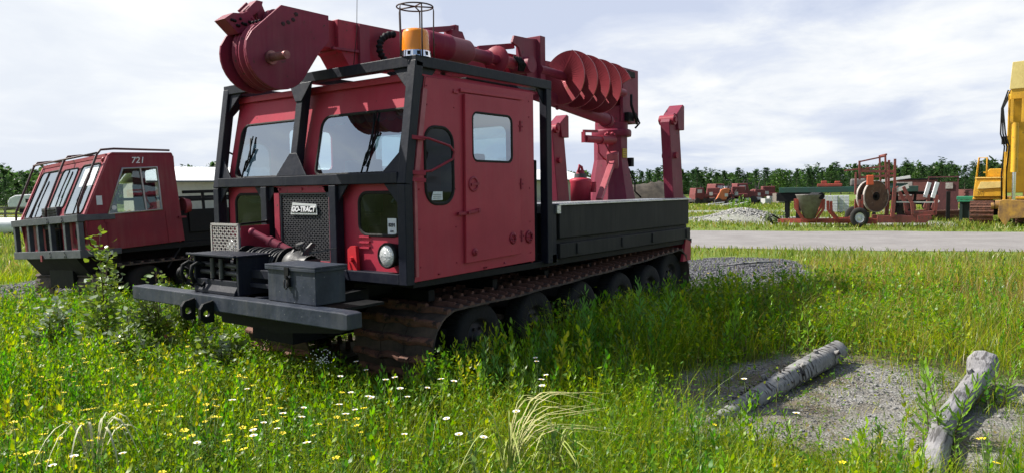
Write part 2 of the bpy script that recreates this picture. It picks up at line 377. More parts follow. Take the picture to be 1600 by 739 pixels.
# windows
def window(name, loop, f, w, gl, gr, lab=None, parent=P, gasket=None):
    g = MB(); n = len(loop); vs = [f(u, v, w) for u, v in loop]; vs2 = [f(u, v, w+.004) for u, v in loop]
    g.add(vs, [tuple(range(n))])
    o = g.build(name, gl, parent, label=lab)
    k = MB(); k.tube([f(u, v, w+.001 if gr > 0 else w) for u, v in loop], abs(gr), 8, closed=True); k.build('gasket', gasket or RUBB, o if parent.parent is None else parent)
    return o
w1 = window('windshield', ws1, FR, -.002, GLASS, .013); w2 = window('windshield', ws2, FR, -.002, GLASS, .013)
window('lower_front_window', lw1, YZ, XF-.003, GLDK, .014); window('lower_front_window', lw2, YZ, XF-.003, GLDK, .014)
qw = window('quarter_window', wq, XZ, .030, GLDK, .014)
window('quarter_window', wq, XZ, 2.553, GLDK, .014)
window('rear_window', rr(.35,1.75,1.0,2.25,.08), YZ, 1.79, GLASS, .01); window('rear_window', rr(1.6,1.75,2.25,2.25,.08), YZ, 1.79, GLASS, .01)
# wipers
for (y0, z0, y1, z1, par) in ((.50,1.72,.53,2.28,w1), (2.20,1.72,2.24,2.16,w2)):
    m = MB(); f = lambda y, z, o=0.03: (frake(z)-o, y, z)
    m.tube([f(y0+.10,z0-.02), f(y0+.06,z0+.2), f(y0,(z0+z1)/2), f(y1,z1-.02)], .008, 6); m.bar(f(y1-.02,z1+.0,.02), f(y0+.06,z0+.12,.02), .012, .012)
    m.bar(f(y0-.04,(z0+z1)/2+.1,.016), f(y0+.08,z0+.10,.016), .016, .010); m.build('wiper', BLACK, par)
m = MB()
m.prism([(.33,1.585-.03),(.35,1.60),(.46,1.60),(.46,1.53),(.33,1.53)], XZ, .0235, .0255); m.build('window_sticker', STICK, qw)
m = MB()
for z in (1.545,1.56,1.575): m.box(.345,.445,.0222,.0232,z-.002,z+.002)
m.build('sticker_lines', INK, qw)
m = MB(); m.box(XF-.0085,XF-.0075,.20,.30,1.26,1.39); st = m.build('asset_sticker', STICK, P, label='white asset sticker in the corner of the lower front window')
text('sticker_text', '8291', .038, INK, st, (XF-.010,.25,1.335), (0,-1,0), (0,0,1), bold=.002)
text('sticker_text', 'LIVE', .022, INK, st, (XF-.010,.25,1.285), (0,-1,0), (0,0,1))
# ---- door
m = MB(); dout = [(.725,.985),(1.525,1.005),(1.525,2.435),(.745,2.425)]
m.plate(dout, [dw], XZ, .002, .029); door = m.build('cab_door', RED, P, .005)
window('door_window', dw, XZ, .008, GLMID, .012, parent=door)
for z in (1.17,1.66,2.20):
    m = MB(); m.cyl((1.545,.004,z-.05),(1.545,.004,z+.05),.011,n=10)
    for s in (-1,1):
        for dz in (-.035,.0,.035): m.bar((1.545,.012,z+dz),(1.545+s*.042,.014,z+dz*1.1),.014,.018)
        m.cyl((1.545+s*.03,.012,z),(1.545+s*.03,-.002,z),.008,n=8)
    m.build('hinge', RED2, door)
m = MB(); m.lathe([(.058,0),(.066,-.004),(.066,.008),(.05,.012),(.046,.004)], (.835,.004,1.66), (0,-1,0), 24); m.bar((.80,-.006,1.655),(.90,-.008,1.665),.012,.02); m.build('lock_ring', RED2, door)
m = MB(); m.bar((.74,-.012,1.415),(.90,-.016,1.43),.022,.024); m.cyl((.88,.002,1.43),(.88,-.03,1.43),.018,n=12); m.bar((.64,.012,1.41),(.76,.004,1.41),.02,.028); m.build('door_handle', RED2, door, .003)
m = MB(); m.lathe([(.034,0),(.034,.012),(.02,.02),(0.001,.02)], (.835,.002,1.075), (0,-1,0), 18); m.cyl((.835,.0,1.075),(.835,-.03,1.075),.014,n=12); m.build('vent_knob', RED2, door)
for (x, z, r) in ((1.40,1.16,.048),(1.70,1.155,.055)):
    m = MB(); m.lathe([(r,0),(r+.008,.006),(r-.012,.016),(r-.014,.006)], (x,.004 if x<1.5 else .029,z), (0,-1,0), 20)
    for k in range(6): a = k*1.05; m.sphere((x+.6*r*math.cos(a), -.008 if x<1.5 else .016, z+.6*r*math.sin(a)), .012, 8)
    m.build('latch_cup', RED2, door if x < 1.5 else P)
# ---- nose: hood surround, grille, badge, headlights, vents
m = MB()
m.box(.030,.102,1.63,1.71,.98,1.66); m.box(.030,.102,.93,1.71,1.605,1.67); m.box(.030,.102,.90,.945,.98,1.60); m.box(.024,.102,.945,1.63,.965,1.015)
hood = m.build('hood_surround', RED2, P, .004)
m = MB()
for (y,z) in ((1.62,1.64),(1.30,1.64),(1.0,1.64)): m.cyl((.03,y,z),(.018,y,z),.012,n=8)
m.build('hood_bolt', RED2, hood)
m = MB(); m.box(.085,.10,.947,1.628,1.017,1.603); m.build('radiator', DARKI, P)
m = MB(); mesh_panel(m, YZ, .947, 1.628, 1.017, 1.603, .036, .009, .050, slope=.75)
for a,b in (((.947,1.02),(1.628,1.02)),((.947,1.60),(1.628,1.60)),((.95,1.02),(.95,1.60)),((1.625,1.02),(1.625,1.60))): m.bar((.046,a[0],a[1]),(.046,b[0],b[1]),.02,.014)
gr = m.build('grille', mat('grille_metal', (.05,.053,.06), .5, .2, (.09,.09,.095), 20), P)
m = MB(); m.prism([(1.10,1.415),(1.47,1.415),(1.44,1.52),(1.11,1.505)], YZ, .030, .038); bd = m.build('badge', mat('badge_silver', (.65,.66,.68), .35, .4), gr)
m = MB(); m.prism([(1.112,1.430),(1.455,1.430),(1.43,1.495),(1.12,1.488)], YZ, .027, .0295); m.build('badge_field', BLACK, gr)
text('badge_lettering', 'GO-TRACT', .064, mat('badge_white', (.8,.8,.82), .4), gr, (.024,1.285,1.460), (0,-1,0), (0,0,1), .002, .25, bold=.003)
for y, par in ((.215,1),(2.36,1)):
    m = MB(); m.lathe([(.085,.11),(.10,.03),(.104,0),(.098,-.012),(.086,-.010),(.084,0)], (0,y,1.10), (1,0,0), 28); hl = m.build('headlight', BLACK, P)
    m = MB(); m.lathe([(.001,-.022),(.04,-.018),(.07,-.010),(.086,0)], (0,y,1.10), (1,0,0), 28); m.box(-.021,-.018,y-.07,y+.07,1.097,1.101); m.build('headlight_lens', LENS, hl)
m = MB()
for z in (1.145,1.19,1.235): m.box(.088,.104,.52,.66,z-.008,z+.008)
m.build('louvre', RED, P)
m = MB(); m.prism([(.60,.96),(.72,.96),(.72,1.13),(.68,1.16),(.62,1.16)], YZ, .03, .06); m.cyl((.03,.66,1.05),(.0,.66,1.05),.02,n=10); m.build('hood_latch', mat('sunlit_nose_red', (.55,.02,.03), .45), P)  # brighter red than the nose round it: sun on this panel, painted in
# ---- guard frame
g = MB(); w = .088
def rk(z): return .045 if z < 1.70 else .045+(z-1.70)*.165
for y in (.045, 2.61):
    g.bar((.045,y,.87), (.045,y,1.66), w, w); g.bar((.045,y,1.66), (rk(2.63),y,2.63), w, w)
    g.bar((rk(2.63)-.04,y,2.63), (2.08,y,2.635), w, w)                      # long roof rails
    g.bar((2.03,y,.87), (2.03,y,2.592), w, w)
g.bar((.045,1.42,1.70), (rk(2.63),1.42,2.60), w, w)
g.bar((rk(2.63)+.04,1.42,2.63), (1.99,1.42,2.635), .07, .07)
for y in (.865, 1.83): g.bar((.045,y,.915), (.045,y,1.665), w, w)
g.bar((.045,.087,1.713), (.045,2.568,1.713), w, w)
g.bar((rk(2.63),.087,2.63), (rk(2.63),2.568,2.63), w, w); g.bar((2.03,.087,2.635), (2.03,2.568,2.635), w, w)
g.bar((.045,.087,.915), (.045,2.568,.915), w, w)
def gus(f, pts, a, b): g.prism(pts, f, a, b)
FG = lambda u, v, w_: (rk(v)-.045+w_, u, v)
# front-plane gussets
gus(FG, [(.085,1.755),(.30,1.755),(.085,1.95)], .03, .045); gus(FG, [(.088,2.59),(.28,2.59),(.088,2.40)], .03, .045)
gus(FG, [(1.20,1.755),(1.64,1.755),(1.47,1.96),(1.37,1.96)], -.006, .006)
gus(FG, [(1.26,2.59),(1.58,2.59),(1.465,2.42),(1.375,2.42)], -.006, .006)
gus(FG, [(2.57,1.755),(2.40,1.755),(2.57,1.95)], .03, .045); gus(FG, [(2.57,2.59),(2.38,2.59),(2.57,2.40)], .03, .045)
for y, s in ((.087,1),(.82,-1),(.91,1),(1.785,-1),(1.875,1),(2.567,-1)):
    if y == .087: gus(YZ, [(y,1.668),(y+.18,1.668),(y,1.48)], .03, .045)
    else: gus(YZ, [(y,1.668),(y+s*.13,1.668),(y,1.52)], .03, .045)
for y in (.03,.06): pass
for y0 in (.038, 2.605):
    g.prism([(rk(2.58)+.04,2.588),(rk(2.58)+.24,2.588),(rk(2.32)+.045,2.34)], XZ, y0, y0+.014)
    g.prism([(1.99,2.588),(1.87,2.588),(1.99,2.44)], XZ, y0, y0+.014)
g.build('guard_frame', NAVY, P, .006)
# ---- roof tank behind the cab
m = MB(); m.box(1.845,1.98,.12,2.50,.90,1.90); m.build('rear_tank', BLACK, P, .01)
m = MB(); m.box(2.08,2.17,.02,.10,.87,1.45); m.box(2.08,2.19,.02,.6,.87,.95); m.build('deck_bracket', NAVY, P)
# ---- mirror bracket
m = MB(); m.tube([(.13,-.005,2.03),(.22,-.06,2.02),(.40,-.12,1.965),(.455,-.12,1.92),(.43,-.12,1.86),(.24,-.06,1.765),(.13,-.005,1.755)], .010, 8)
for z in (2.03,1.755,1.70): m.bar((.10,.02,z),(.20,-.03,z-.01),.04,.03)
m.build('mirror_bracket', RED2, P)
m = MB(); m.tube([(.13,2.60,2.03),(.22,2.68,2.02),(.40,2.74,1.965),(.43,2.74,1.86),(.24,2.68,1.765),(.13,2.60,1.755)], .010, 8); m.build('mirror_bracket', BLACK, P)
# ---- beacon with wire cage
bx, by, bz = .27, .11, 2.675
m = MB(); m.cyl((bx,by,bz-.005),(bx,by,bz+.045),.125,.118,n=28); bc = m.build('beacon', CHROM, P, .003)
m = MB()
for k in range(10):
    m = MB(); a = k*.628; m.box(-.012,.012,.117,.124,bz+.005,bz+.035, Matrix.Translation((bx,by,0)) @ Matrix.Rotation(a,4,'Z')); m.build('base_slot', RUBB, bc)
m = MB(); m.lathe([(.108,.046),(.110,.06),(.104,.19),(.095,.212),(.07,.222),(.001,.224)], (bx,by,bz), (0,0,1), 32); m.build('beacon_lens', AMBER, bc)
m = MB(); cr = .145; ct = bz+.40
m.tube([(bx+cr*math.cos(a),by+cr*math.sin(a),ct) for a in [i*math.pi/14 for i in range(28)]], .006, 6, closed=True)
for k in range(5):
    a = .5+k*2*math.pi/5; c, s = math.cos(a), math.sin(a)
    m.tube([(bx,by,ct+.004),(bx+cr*c,by+cr*s,ct),(bx+(cr+.004)*c,by+(cr+.004)*s,ct-.03),(bx+cr*c,by+cr*s,bz+.15),(bx+cr*c,by+cr*s,bz-.01)], .006, 6)
m.build('beacon_cage', mat('cage_wire', (.045,.022,.022), .6), bc)
# ---- bumper, belly plate, lugs
m = MB(); m.prism([(-.15,.655),(-.10,.648),(2.83,.648),(2.85,.655),(2.85,.765),(2.83,.772),(-.10,.772),(-.15,.765)], YZ, -.735, -.60)
bp = m.build('bumper', SLATE, P, .008)
m = MB(); m.prism([(2.15,.646),(1.95,.56),(1.0,.48),(.2,.56),(.0,.646)], YZ, -.50, -.48); m.box(-.48,-.30,.9,1.8,.49,.60)
for y in (.62, 2.05): m.bar((-.60,y,.70),(.12,y,.74),.10,.12)
m.box(-.60,.04,.30,2.10,.70,.722); m.build('belly_plate', BLACK, bp)
for y in (1.78, 1.50):
    m = MB(); m.plate([(-.74,.56),(-.82,.56),(-.86,.60),(-.86,.68),(-.83,.72),(-.74,.74)], [circ(-.805,.64,.028,14)], XZ, y-.018, y+.018); m.build('lug', BLACK, bp, .004)
# ---- winch
m = MB()
for y in (1.29, 1.93): m.prism([(-.64,.775),(-.30,.775),(-.30,1.05),(-.36,1.09),(-.64,1.09)], XZ, y-.015, y+.015)
m.prism([(-.68,1.09),(-.66,1.105),(-.34,1.105),(-.34,1.09)], XZ, 1.25, 1.97); m.bar((-.68,1.25,1.10),(-.68,1.97,1.10),.03,.02)
m.box(-.63,-.60,1.32,1.915,.775,.89); m.box(-.50,-.30,1.305,1.915,.775,.80); m.prism([(-.60,.89),(-.66,.80),(-.66,.775),(-.60,.775)], XZ, 1.31, 1.90)
wn = m.build('winch', NAVY, P, .005)
m = MB()
for z in (.945, 1.01): m.cyl((-.58,1.31,z),(-.58,1.91,z),.022,n=14)
for y in (1.55,1.68): m.cyl((-.62,y,.90),(-.62,y,1.07),.02,n=14)
m.build('fairlead_roller', STEEL, wn)
m = MB()
for y0 in (1.83,1.98):
    m.tube([(-.70,y0,.86),(-.72,y0+.02,.93),(-.70,y0+.03,1.0),(-.66,y0,1.03),(-.62,y0-.03,1.0)], .018, 8)
    m.tube([(-.70,y0,.86),(-.66,y0-.04,.83),(-.62,y0-.03,.86)], .014, 8)
m.lathe([(.05,-.02),(.062,0),(.05,.02),(.03,0),(.05,-.02)], (-.69,2.03,.93), (0,1,0), 18); m.build('hook', BLACK, wn)
m = MB(); m.cyl((-.24,1.14,1.0),(-.24,1.72,1.0),.085,n=24)
for y in (1.13,1.73): m.cyl((-.24,y-.008,1.0),(-.24,y+.008,1.0),.15,n=28)
dr = m.build('winch_drum', BLACK, wn)
m = MB(); pts = []
random.seed(3)
for i in range(15*18):
    a = i/18*2*math.pi; y = 1.16+.54*(i/(15*18)); rr_ = .105+.012*math.sin(i*.037)+random.uniform(-.002,.002); pts.append((-.24+rr_*math.cos(a), y+.02*math.sin(i*.05), 1.0+rr_*math.sin(a)))
m.tube(pts, .011, 6); pts = []
for i in range(9*18):
    a = i/18*2*math.pi; y = 1.25+.40*(i/(9*18)); rr_ = .128+.008*math.sin(i*.1); pts.append((-.24+rr_*math.cos(a), y+.03*math.sin(i*.03+1), 1.0+rr_*math.sin(a)))
m.tube(pts, .010, 6)
m.build('winch_cable', mat('black_cable', (.035,.035,.037), .5, .3), wn)
m = MB(); m.lathe([(.001,0),(.10,0),(.125,.03),(.13,.12),(.09,.17),(.09,.26)], (-.24,1.12,1.0), (0,-1,0), 24); m.box(-.34,-.14,.86,1.0,.90,1.06); m.build('winch_gearbox', STEEL, wn, .0)
m = MB(); m.prism([(-.30,1.06),(-.22,1.06),(-.10,1.17),(-.14,1.19)], XZ, .96, .98); m.prism([(-.34,1.06),(-.26,1.06),(-.22,1.12),(-.28,1.14)], XZ, 1.02, 1.04); m.cyl((-.22,.99,1.12),(-.24,.99,1.175),.010,n=8); m.cyl((-.24,.99,1.175),(-.245,.99,1.19),.038,.034,n=18); m.bar((-.18,.97,1.10),(-.02,.80,1.14),.012); m.build('winch_lever', STEEL, wn)
m = MB(); m.bar((-.50,.87,.95),(-.50,1.27,.95),.05,.07); m.bar((-.52,.87,.86),(-.52,1.27,.86),.05,.035); m.bar((-.42,.9,.78),(-.60,1.12,.765),.05,.02); m.tube([(-.46,1.0,.83),(-.40,.96,.84),(-.38,.92,.80)], .02, 8); m.build('winch_crossbar', NAVY, wn, .004)
# ---- expanded-mesh guard and red ram behind the winch
m = MB(); mesh_panel(m, YZ, 1.80, 2.21, 1.04, 1.325, .052, .012, -.29, slope=.8)
m.bar((-.29,1.79,1.33),(-.29,2.22,1.33),.02); m.bar((-.29,1.79,1.03),(-.29,2.22,1.03),.02)
for y in (1.795,2.215): m.bar((-.29,y,1.03),(-.29,y,1.33),.02)
mg = m.build('mesh_guard', mat('mesh_pale_metal', (.42,.40,.38), .5, .2), P)
m = MB(); m.box(-.275,.02,1.775,1.785,1.0,1.32); m.box(-.20,.02,2.00,2.12,1.07,1.36) if False else None
m.build('guard_side_plate', RED2, mg, .003)
m = MB(); m.bar((-.28,1.78,1.335),(.0,1.78,1.35),.018); m.sphere((-.005,1.78,1.35), .018, 8); m.build('guard_rod', BLACK, mg)
m = MB(); a = Vector((-.24,1.66,1.27)); b = Vector((-.10,1.26,1.08)); d = b-a
m.cyl(a, a+d*.45, .028, n=16); m.cyl(a+d*.42, b, .040, n=16); m.cyl(a+d*.40, a+d*.46, .045, n=16); m.cyl(a+d*.62, a+d*.66, .046, n=16); m.sphere(tuple(a), .035, 12); m.build('hydraulic_ram', MARN, P)
# ---- tool box on the bumper platform
m = MB(); m.box(-.64,-.36,.30,.88,.775,1.045); tb = m.build('toolbox', SLATE, P, .006, label='worn slate steel toolbox with hasp on the front platform')
m = MB(); m.box(-.655,-.345,.285,.895,1.047,1.063); m.box(-.655,-.648,.285,.895,1.022,1.046); m.box(-.65,-.35,.285,.291,1.024,1.046); m.build('toolbox_lid', SLATE, tb, .003)
m = MB(); m.box(-.668,-.657,.585,.635,.985,1.05); m.box(-.660,-.6415,.59,.63,.90,.97); m.tube([(-.672,.59,.955),(-.672,.59,.90),(-.672,.61,.885),(-.672,.63,.90),(-.672,.63,.955)], .006, 6); m.cyl((-.675,.61,.975),(-.66,.61,.975),.014,n=10); m.build('hasp', BLACK, tb)
# ---- deck and side box
m = MB(); m.box(2.22,5.50,.012,.62,1.105,1.44); sb = m.build('side_box', CHARC, P, .006)
m = MB(); m.box(2.18,5.54,-.012,.66,1.442,1.458)
rnd = random.Random(5)
for i in range(62):
    x = 2.22+i*.053
    for y in (.0,.035,.08): m.bar((x,y,1.460),(x+.02,y+.02,1.464),.008,.006)
m.box(2.16,2.23,.0,.64,1.36,1.4415); m.build('deck_plate', ALU, P, .002)
m = MB(); m.box(2.20,5.52,-.004,.05,.905,1.055); m.box(2.20,5.52,.05,2.60,.90,1.10)
for x in (2.55,3.55,4.35,5.40): m.box(x-.035,x+.035,-.018,-.003,.93,1.04)
m.build('deck_rail', CHARC, P, .005)
m = MB(); m.box(2.22,5.70,.70,2.60,1.102,1.43); m.build('deck', BLACK, P, .005)
m = MB(); m.box(5.50,5.62,.10,.5,.62,1.04); m.cyl((5.60,.14,.80),(5.60,.05,.80),.07,n=18); m.prism([(5.35,.60),(5.62,.60),(5.62,.86),(5.45,.90)], XZ, .03, .07); m.build('rear_step', RED, P)
# ---- tracks
def track_path(n_arc=14):
    pts = []
    cx, cz, r = .64, .265, .325
    for i in range(n_arc+1):                       # front arc from bottom to top
        a = R_(-90 - 180*i/n_arc); pts.append((cx+r*math.cos(a), cz+r*math.sin(a)))
    for x in np.linspace(.9, 5.0, 22)[1:]:
        t = (x-.64)/(5.2-.64); pts.append((float(x), .59+.02*t+.155*t**1.5 - .012*math.sin(math.pi*((x-1.05)/.9 % 1))))
    rx, rz, rq = 5.18, .40, .365
    for i in range(n_arc+1):
        a = R_(82-165*i/n_arc); pts.append((rx+rq*math.cos(a), rz+rq*math.sin(a)))
    for x in np.linspace(5.0, .8, 18)[1:]: pts.append((float(x), max(-.06, -.06+.12*(x-4.6)) if x > 4.6 else -.06))
    return pts
def resample(pts, step):
    P_ = [Vector((p[0],0,p[1])) for p in pts]; P_.append(P_[0]); out = []; acc = 0; L = sum((P_[i+1]-P_[i]).length for i in range(len(P_)-1)); n = int(L/step); step = L/n; nxt = 0; d = 0
    for i in range(len(P_)-1):
        seg = P_[i+1]-P_[i]; l = seg.length
        while nxt <= d+l+1e-9 and len(out) < n:
            out.append((P_[i]+seg*((nxt-d)/l), seg.normalized())); nxt += step
        d += l
    return out
TP = track_path()
def make_track(y0, y1, clm):
    ring = resample(TP, .05); n = len(ring); m = MB(); th = .018
    for ya, yb in ((y0, y0+.325), (y0+.335, y1-.335), (y1-.325, y1)):
        vs = []
        for p, t in ring:
            nrm = Vector((-t.z, 0, t.x)); wob = .003*math.sin(p.x*37+p.z*29)
            vs += [(p.x+nrm.x*o, y+wob*(1 if y == ya else 0), p.z+nrm.z*o) for o in (0, th) for y in (ya, yb)]
        fs = []
        for i in range(n):
            j = (i+1) % n
            for a, b in ((0,1),(1,3),(3,2),(2,0)): fs.append((4*i+a, 4*i+b, 4*j+b, 4*j+a))
        m.add(vs, fs, False)
    tr = m.build('track', BELT, P)
    # one cross cleat, copied round the loop
    c = MB(); wd = y1-y0
    def cy(q): return y0+wd*q
    prof = [(0,.0),(.06,.004),(.18,.004),(.27,-.012),(.37,-.012),(.46,.008),(.56,.008),(.64,-.012),(.74,-.012),(.83,.004),(.95,.004),(1,0)]
    vs = []
    for q, dx in prof:
        hh = .042 if .1 < q < .9 else .030
        for (ex, ez) in ((-.034,.0),(-.026,hh*.55),(-.010,hh),(.012,hh),(.026,hh*.55),(.034,.0)): vs.append((dx+ex, cy(q), ez))
    k = 6; fs = []
    for i in range(len(prof)-1):
        for j in range(k): fs.append((i*k+j, i*k+(j+1)%k, (i+1)*k+(j+1)%k, (i+1)*k+j))
    fs += [tuple(range(k)), tuple(range((len(prof)-1)*k, len(prof)*k))]
    c.add(vs, fs, False)
    for q in (.08,.22,.42,.60,.78,.92): c.cyl((.0,cy(q),.026),(.0,cy(q),.040),.011,n=8)
    for q in (.335,.665):                                       # wheel guides point inwards
        c.prism([(-.03,-.004),(.03,-.004),(.018,-.10),(-.018,-.10)], lambda u,v,w_: (u,w_,v), cy(q)-.012, cy(q)+.012)
    for q in (.31,.69):                                         # raised grousers between the belts
        c.prism([(-.03,.02),(.03,.02),(.012,.068),(-.012,.068)], lambda u,v,w_: (u,w_,v), cy(q)-.05, cy(q)+.05)
    first = None
    for p, t in resample(TP, .150):
        nrm = Vector((-t.z, 0, t.x))
        Mx = Matrix((t, Vector((0,1,0)), -nrm if False else nrm)).transposed().to_4x4(); Mx.translation = p + nrm*th
        if first is None: o = first = c.build('track_cleat', clm, tr)
        else: o = first.copy(); C.objects.link(o)
        o.parent = tr; o.matrix_parent_inverse = Matrix.Identity(4); o.matrix_basis = Mx
    return tr
# the loop runs bottom-front-top, so its outward normal is (-t.z, t.x)
ta = make_track(.025, .965, RUST); tb_ = make_track(1.675, 2.615, RUST)
def make_wheel(x, z, r, y, s=1, drive=False):
    m = MB(); wd = .19; rr0 = r*.58
    prof = [(rr0,0),(rr0+.02,-.004),(r*.86,-.012),(r*.95,.0),(r,.03),(r,wd-.03),(r*.95,wd),(r*.86,wd+.012),(rr0,wd)]
    m.lathe(prof, (x,y,z), (0,s,0), 40); 
    for k in range(36):
        a = k*math.pi/18; c_, s_ = math.cos(a), math.sin(a); m.bar((x+(r-.004)*c_, y+s*.03, z+(r-.004)*s_), (x+(r-.004)*c_, y+s*(wd-.03), z+(r-.004)*s_), .022, .012)
    w_ = m.build('wheel', RUBB, P)
    m = MB(); m.lathe([(rr0,.0),(rr0-.012,.004),(rr0-.03,.04),(r*.42,.07),(r*.36,.05),(r*.20,.045),(r*.19,.01),(.001,.0)], (x,y,z), (0,s,0), 32)
    for k in range(6): a = k*math.pi/3; m.cyl((x+r*.28*math.cos(a),y+s*.045,z+r*.28*math.sin(a)),(x+r*.28*math.cos(a),y+s*.02,z+r*.28*math.sin(a)),.014,n=8)
    m.build('rim', mat('wheel_rim_paint', (.018,.018,.02), .6, 0, (.05,.035,.028), 12), w_)
    return w_
for x, z, r in ((1.05,.275,.315),(1.95,.275,.315),(2.85,.275,.315),(3.75,.285,.315),(4.55,.30,.315),(5.18,.40,.335)):
    make_wheel(x, z, r, .13, 1); make_wheel(x, z, r, 2.52, -1)
m = MB()
for x in (.70,1.05,1.95,2.85,3.75,4.55,5.18): m.bar((x,.25,.36),(x,2.40,.36),.07,.07)
m.cyl((.64,.30,.27),(.64,.85,.27),.10,n=20); m.cyl((.64,1.8,.27),(.64,2.5,.27),.12,n=20); m.build('axle', BLACK, P)
# ---- turret, brace, canister, outriggers
tx, ty = 5.45, 1.2
m = MB()
oc = [(tx+.245*math.cos(R_(22.5+45*k)), ty+.245*math.sin(R_(22.5+45*k))) for k in range(8)]
ob = [(tx+.36*math.cos(R_(22.5+45*k)), ty+.36*math.sin(R_(22.5+45*k))) for k in range(8)]
vs = [(x,y,1.44) for x,y in ob]+[(x,y,2.02) for x,y in oc]+[(x,y,2.42) for x,y in oc]
m.add(vs, [(i,(i+1)%8,8+(i+1)%8,8+i) for i in range(8)]+[(8+i,8+(i+1)%8,16+(i+1)%8,16+i) for i in range(8)]+[tuple(range(16,24))])
tu = m.build('turret', MARN, P, .008)
m = MB(); m.lathe([(.2,2.40-2.40),(.285,0),(.29,.03),(.29,.08),(.275,.10),(.2,.10)], (tx+.03,ty,2.36), (0,0,1), 36); m.cyl((tx+.03,ty,2.46),(tx+.03,ty,2.56),.24,n=32); m.build('slew_ring', MARN, tu, .004)
m = MB(); m.box(tx-.05,tx+.44,ty-.23,ty-.19,2.56,3.34); m.box(tx-.05,tx+.44,ty+.19,ty+.23,2.56,3.34); m.box(tx+.41,tx+.44,ty-.19,ty+.19,2.56,3.33); m.box(tx-.05,tx+.05,ty-.18,ty+.18,2.56,2.80); m.build('turret_head', MARN, tu, .006)
m = MB(); m.cyl((tx+.10,ty-.26,3.26),(tx+.10,ty+.26,3.26),.05,n=16); m.box(tx+.05,tx+.30,ty-.25,ty-.222,3.22,3.30); m.build('pivot_pin', BLACK, tu)
m = MB(); m.box(tx-.065,tx+.065,ty-.236,ty-.229,2.05,2.18); tg = m.build('warning_tag', YTAG, tu, label='small yellow warning tag on the turret column')
m = MB()
for z in (2.06,2.09,2.12,2.145): m.box(tx-.05,tx+.05,ty-.2385,ty-.2365,z+.012,z+.019)
m.build('tag_lines', mat('tag_ink', (.25,.08,.03), .6), tu)
m = MB(); m.bar((4.30,.74,1.46),(4.95,.88,2.02),.08,.06); m.bar((4.88,.86,1.98),(5.25,1.05,2.04),.16,.20); m.build('brace', PINK, tu, .005)
m = MB(); m.cyl((4.35,.98,2.27),(4.80,1.00,2.28),.050,n=16); m.cyl((4.78,1.0,2.28),(5.25,1.05,2.30),.066,n=16); m.bar((4.32,.98,2.36),(4.32,.98,2.22),.03,.05); m.bar((4.32,.98,2.37),(4.72,1.0,2.39),.025,.035); m.tube([(4.72,1.0,2.25),(4.76,1.0,2.10),(4.86,.98,2.02),(4.98,.95,1.98),(5.0,.92,1.94)], .012, 6)
m.tube([(4.95,1.0,2.22),(5.0,.97,2.12),(5.05,.95,2.05)], .012, 6)
for q in range(5): m.sphere((5.0+.06*q, 1.02, 2.36+.02*(q%2)), .03, 8)
m.build('slew_motor', RED2, tu)
m = MB(); m.tube([(tx+.25,ty-.3,2.55),(tx+.1,ty-.34,2.66),(tx+.02,ty-.33,2.80),(tx+.08,ty-.30,2.95)], .02, 8); m.box(tx+.0,tx+.16,ty-.30,ty-.23,2.58,2.70); m.tube([(tx+.20,ty-.3,2.70),(tx+.22,ty-.36,2.55),(tx+.16,ty-.32,2.48)], .015, 8); m.build('hose', BLACK, tu)
m = MB(); m.box(tx+.27,tx+.35,ty-.20,ty-.10,1.93,2.06); m.tube([(tx+.28,ty-.15,1.9),(tx+.34,ty-.22,1.7),(tx+.30,ty-.24,1.56),(tx+.38,ty-.3,1.47)], .012, 6); m.build('valve_box', BLACK, tu)
m = MB(); cx_, cy_ = 4.30, 1.02
m.lathe([(.001,1.44),(.135,1.44),(.135,1.68),(.145,1.70),(.145,1.735),(.125,1.745),(.09,1.755),(.085,1.755)], (cx_,cy_,0), (0,0,1), 28); cn = m.build('hydraulic_canister', RED, P)
m = MB(); m.cyl((cx_,cy_,1.755),(cx_,cy_,1.81),.085,.08,n=22); m.build('canister_neck', STEEL, cn)
m = MB(); m.cyl((cx_,cy_,1.81),(cx_,cy_,1.86),.06,.045,n=18); m.tube([(cx_-.05,cy_,1.83),(cx_-.02,cy_,1.92),(cx_+.03,cy_,1.90),(cx_+.06,cy_,1.83)], .018, 8); m.build('canister_cap', RED2, cn)
m = MB(); m.cyl((cx_+.13,cy_,1.62),(cx_+.36,cy_,1.64),.035,n=14); m.cyl((cx_+.28,cy_-.02,1.56),(cx_+.28,cy_-.02,1.70),.05,n=14); m.cyl((cx_+.2,cy_,1.44),(cx_+.2,cy_,1.62),.022,n=12); m.build('pipe_fitting', RED2, cn)
for (bx_, y, mm) in ((5.62, .33, MARN), (5.62, 2.27, MARN)):
    m = MB(); f = XZ
    m.prism([(bx_-.01,1.05),(bx_+.34,1.05),(bx_+.12,2.62),(bx_+.06,2.68),(bx_-.14,2.60),(bx_-.20,2.52)], f, y-.07, y+.07); og = m.build('outrigger', mm, P, .008)
    m = MB(); m.prism([(bx_+.03,2.42),(bx_+.23,2.42),(bx_+.23,2.76),(bx_+.18,2.78),(bx_-.02,2.64)], f, y-.105, y+.105); m.build('outrigger_foot', MARN, og, .008)
    m = MB(); m.cyl((bx_-.10,y-.11,2.55),(bx_-.10,y+.11,2.55),.07,n=20); m.cyl((bx_-.10,y-.13,2.55),(bx_-.10,y+.13,2.55),.035,n=16); m.cyl((bx_-.02,y-.11,2.06),(bx_-.02,y+.11,2.06),.045,n=16); m.build('outrigger_pin', RED2, og)
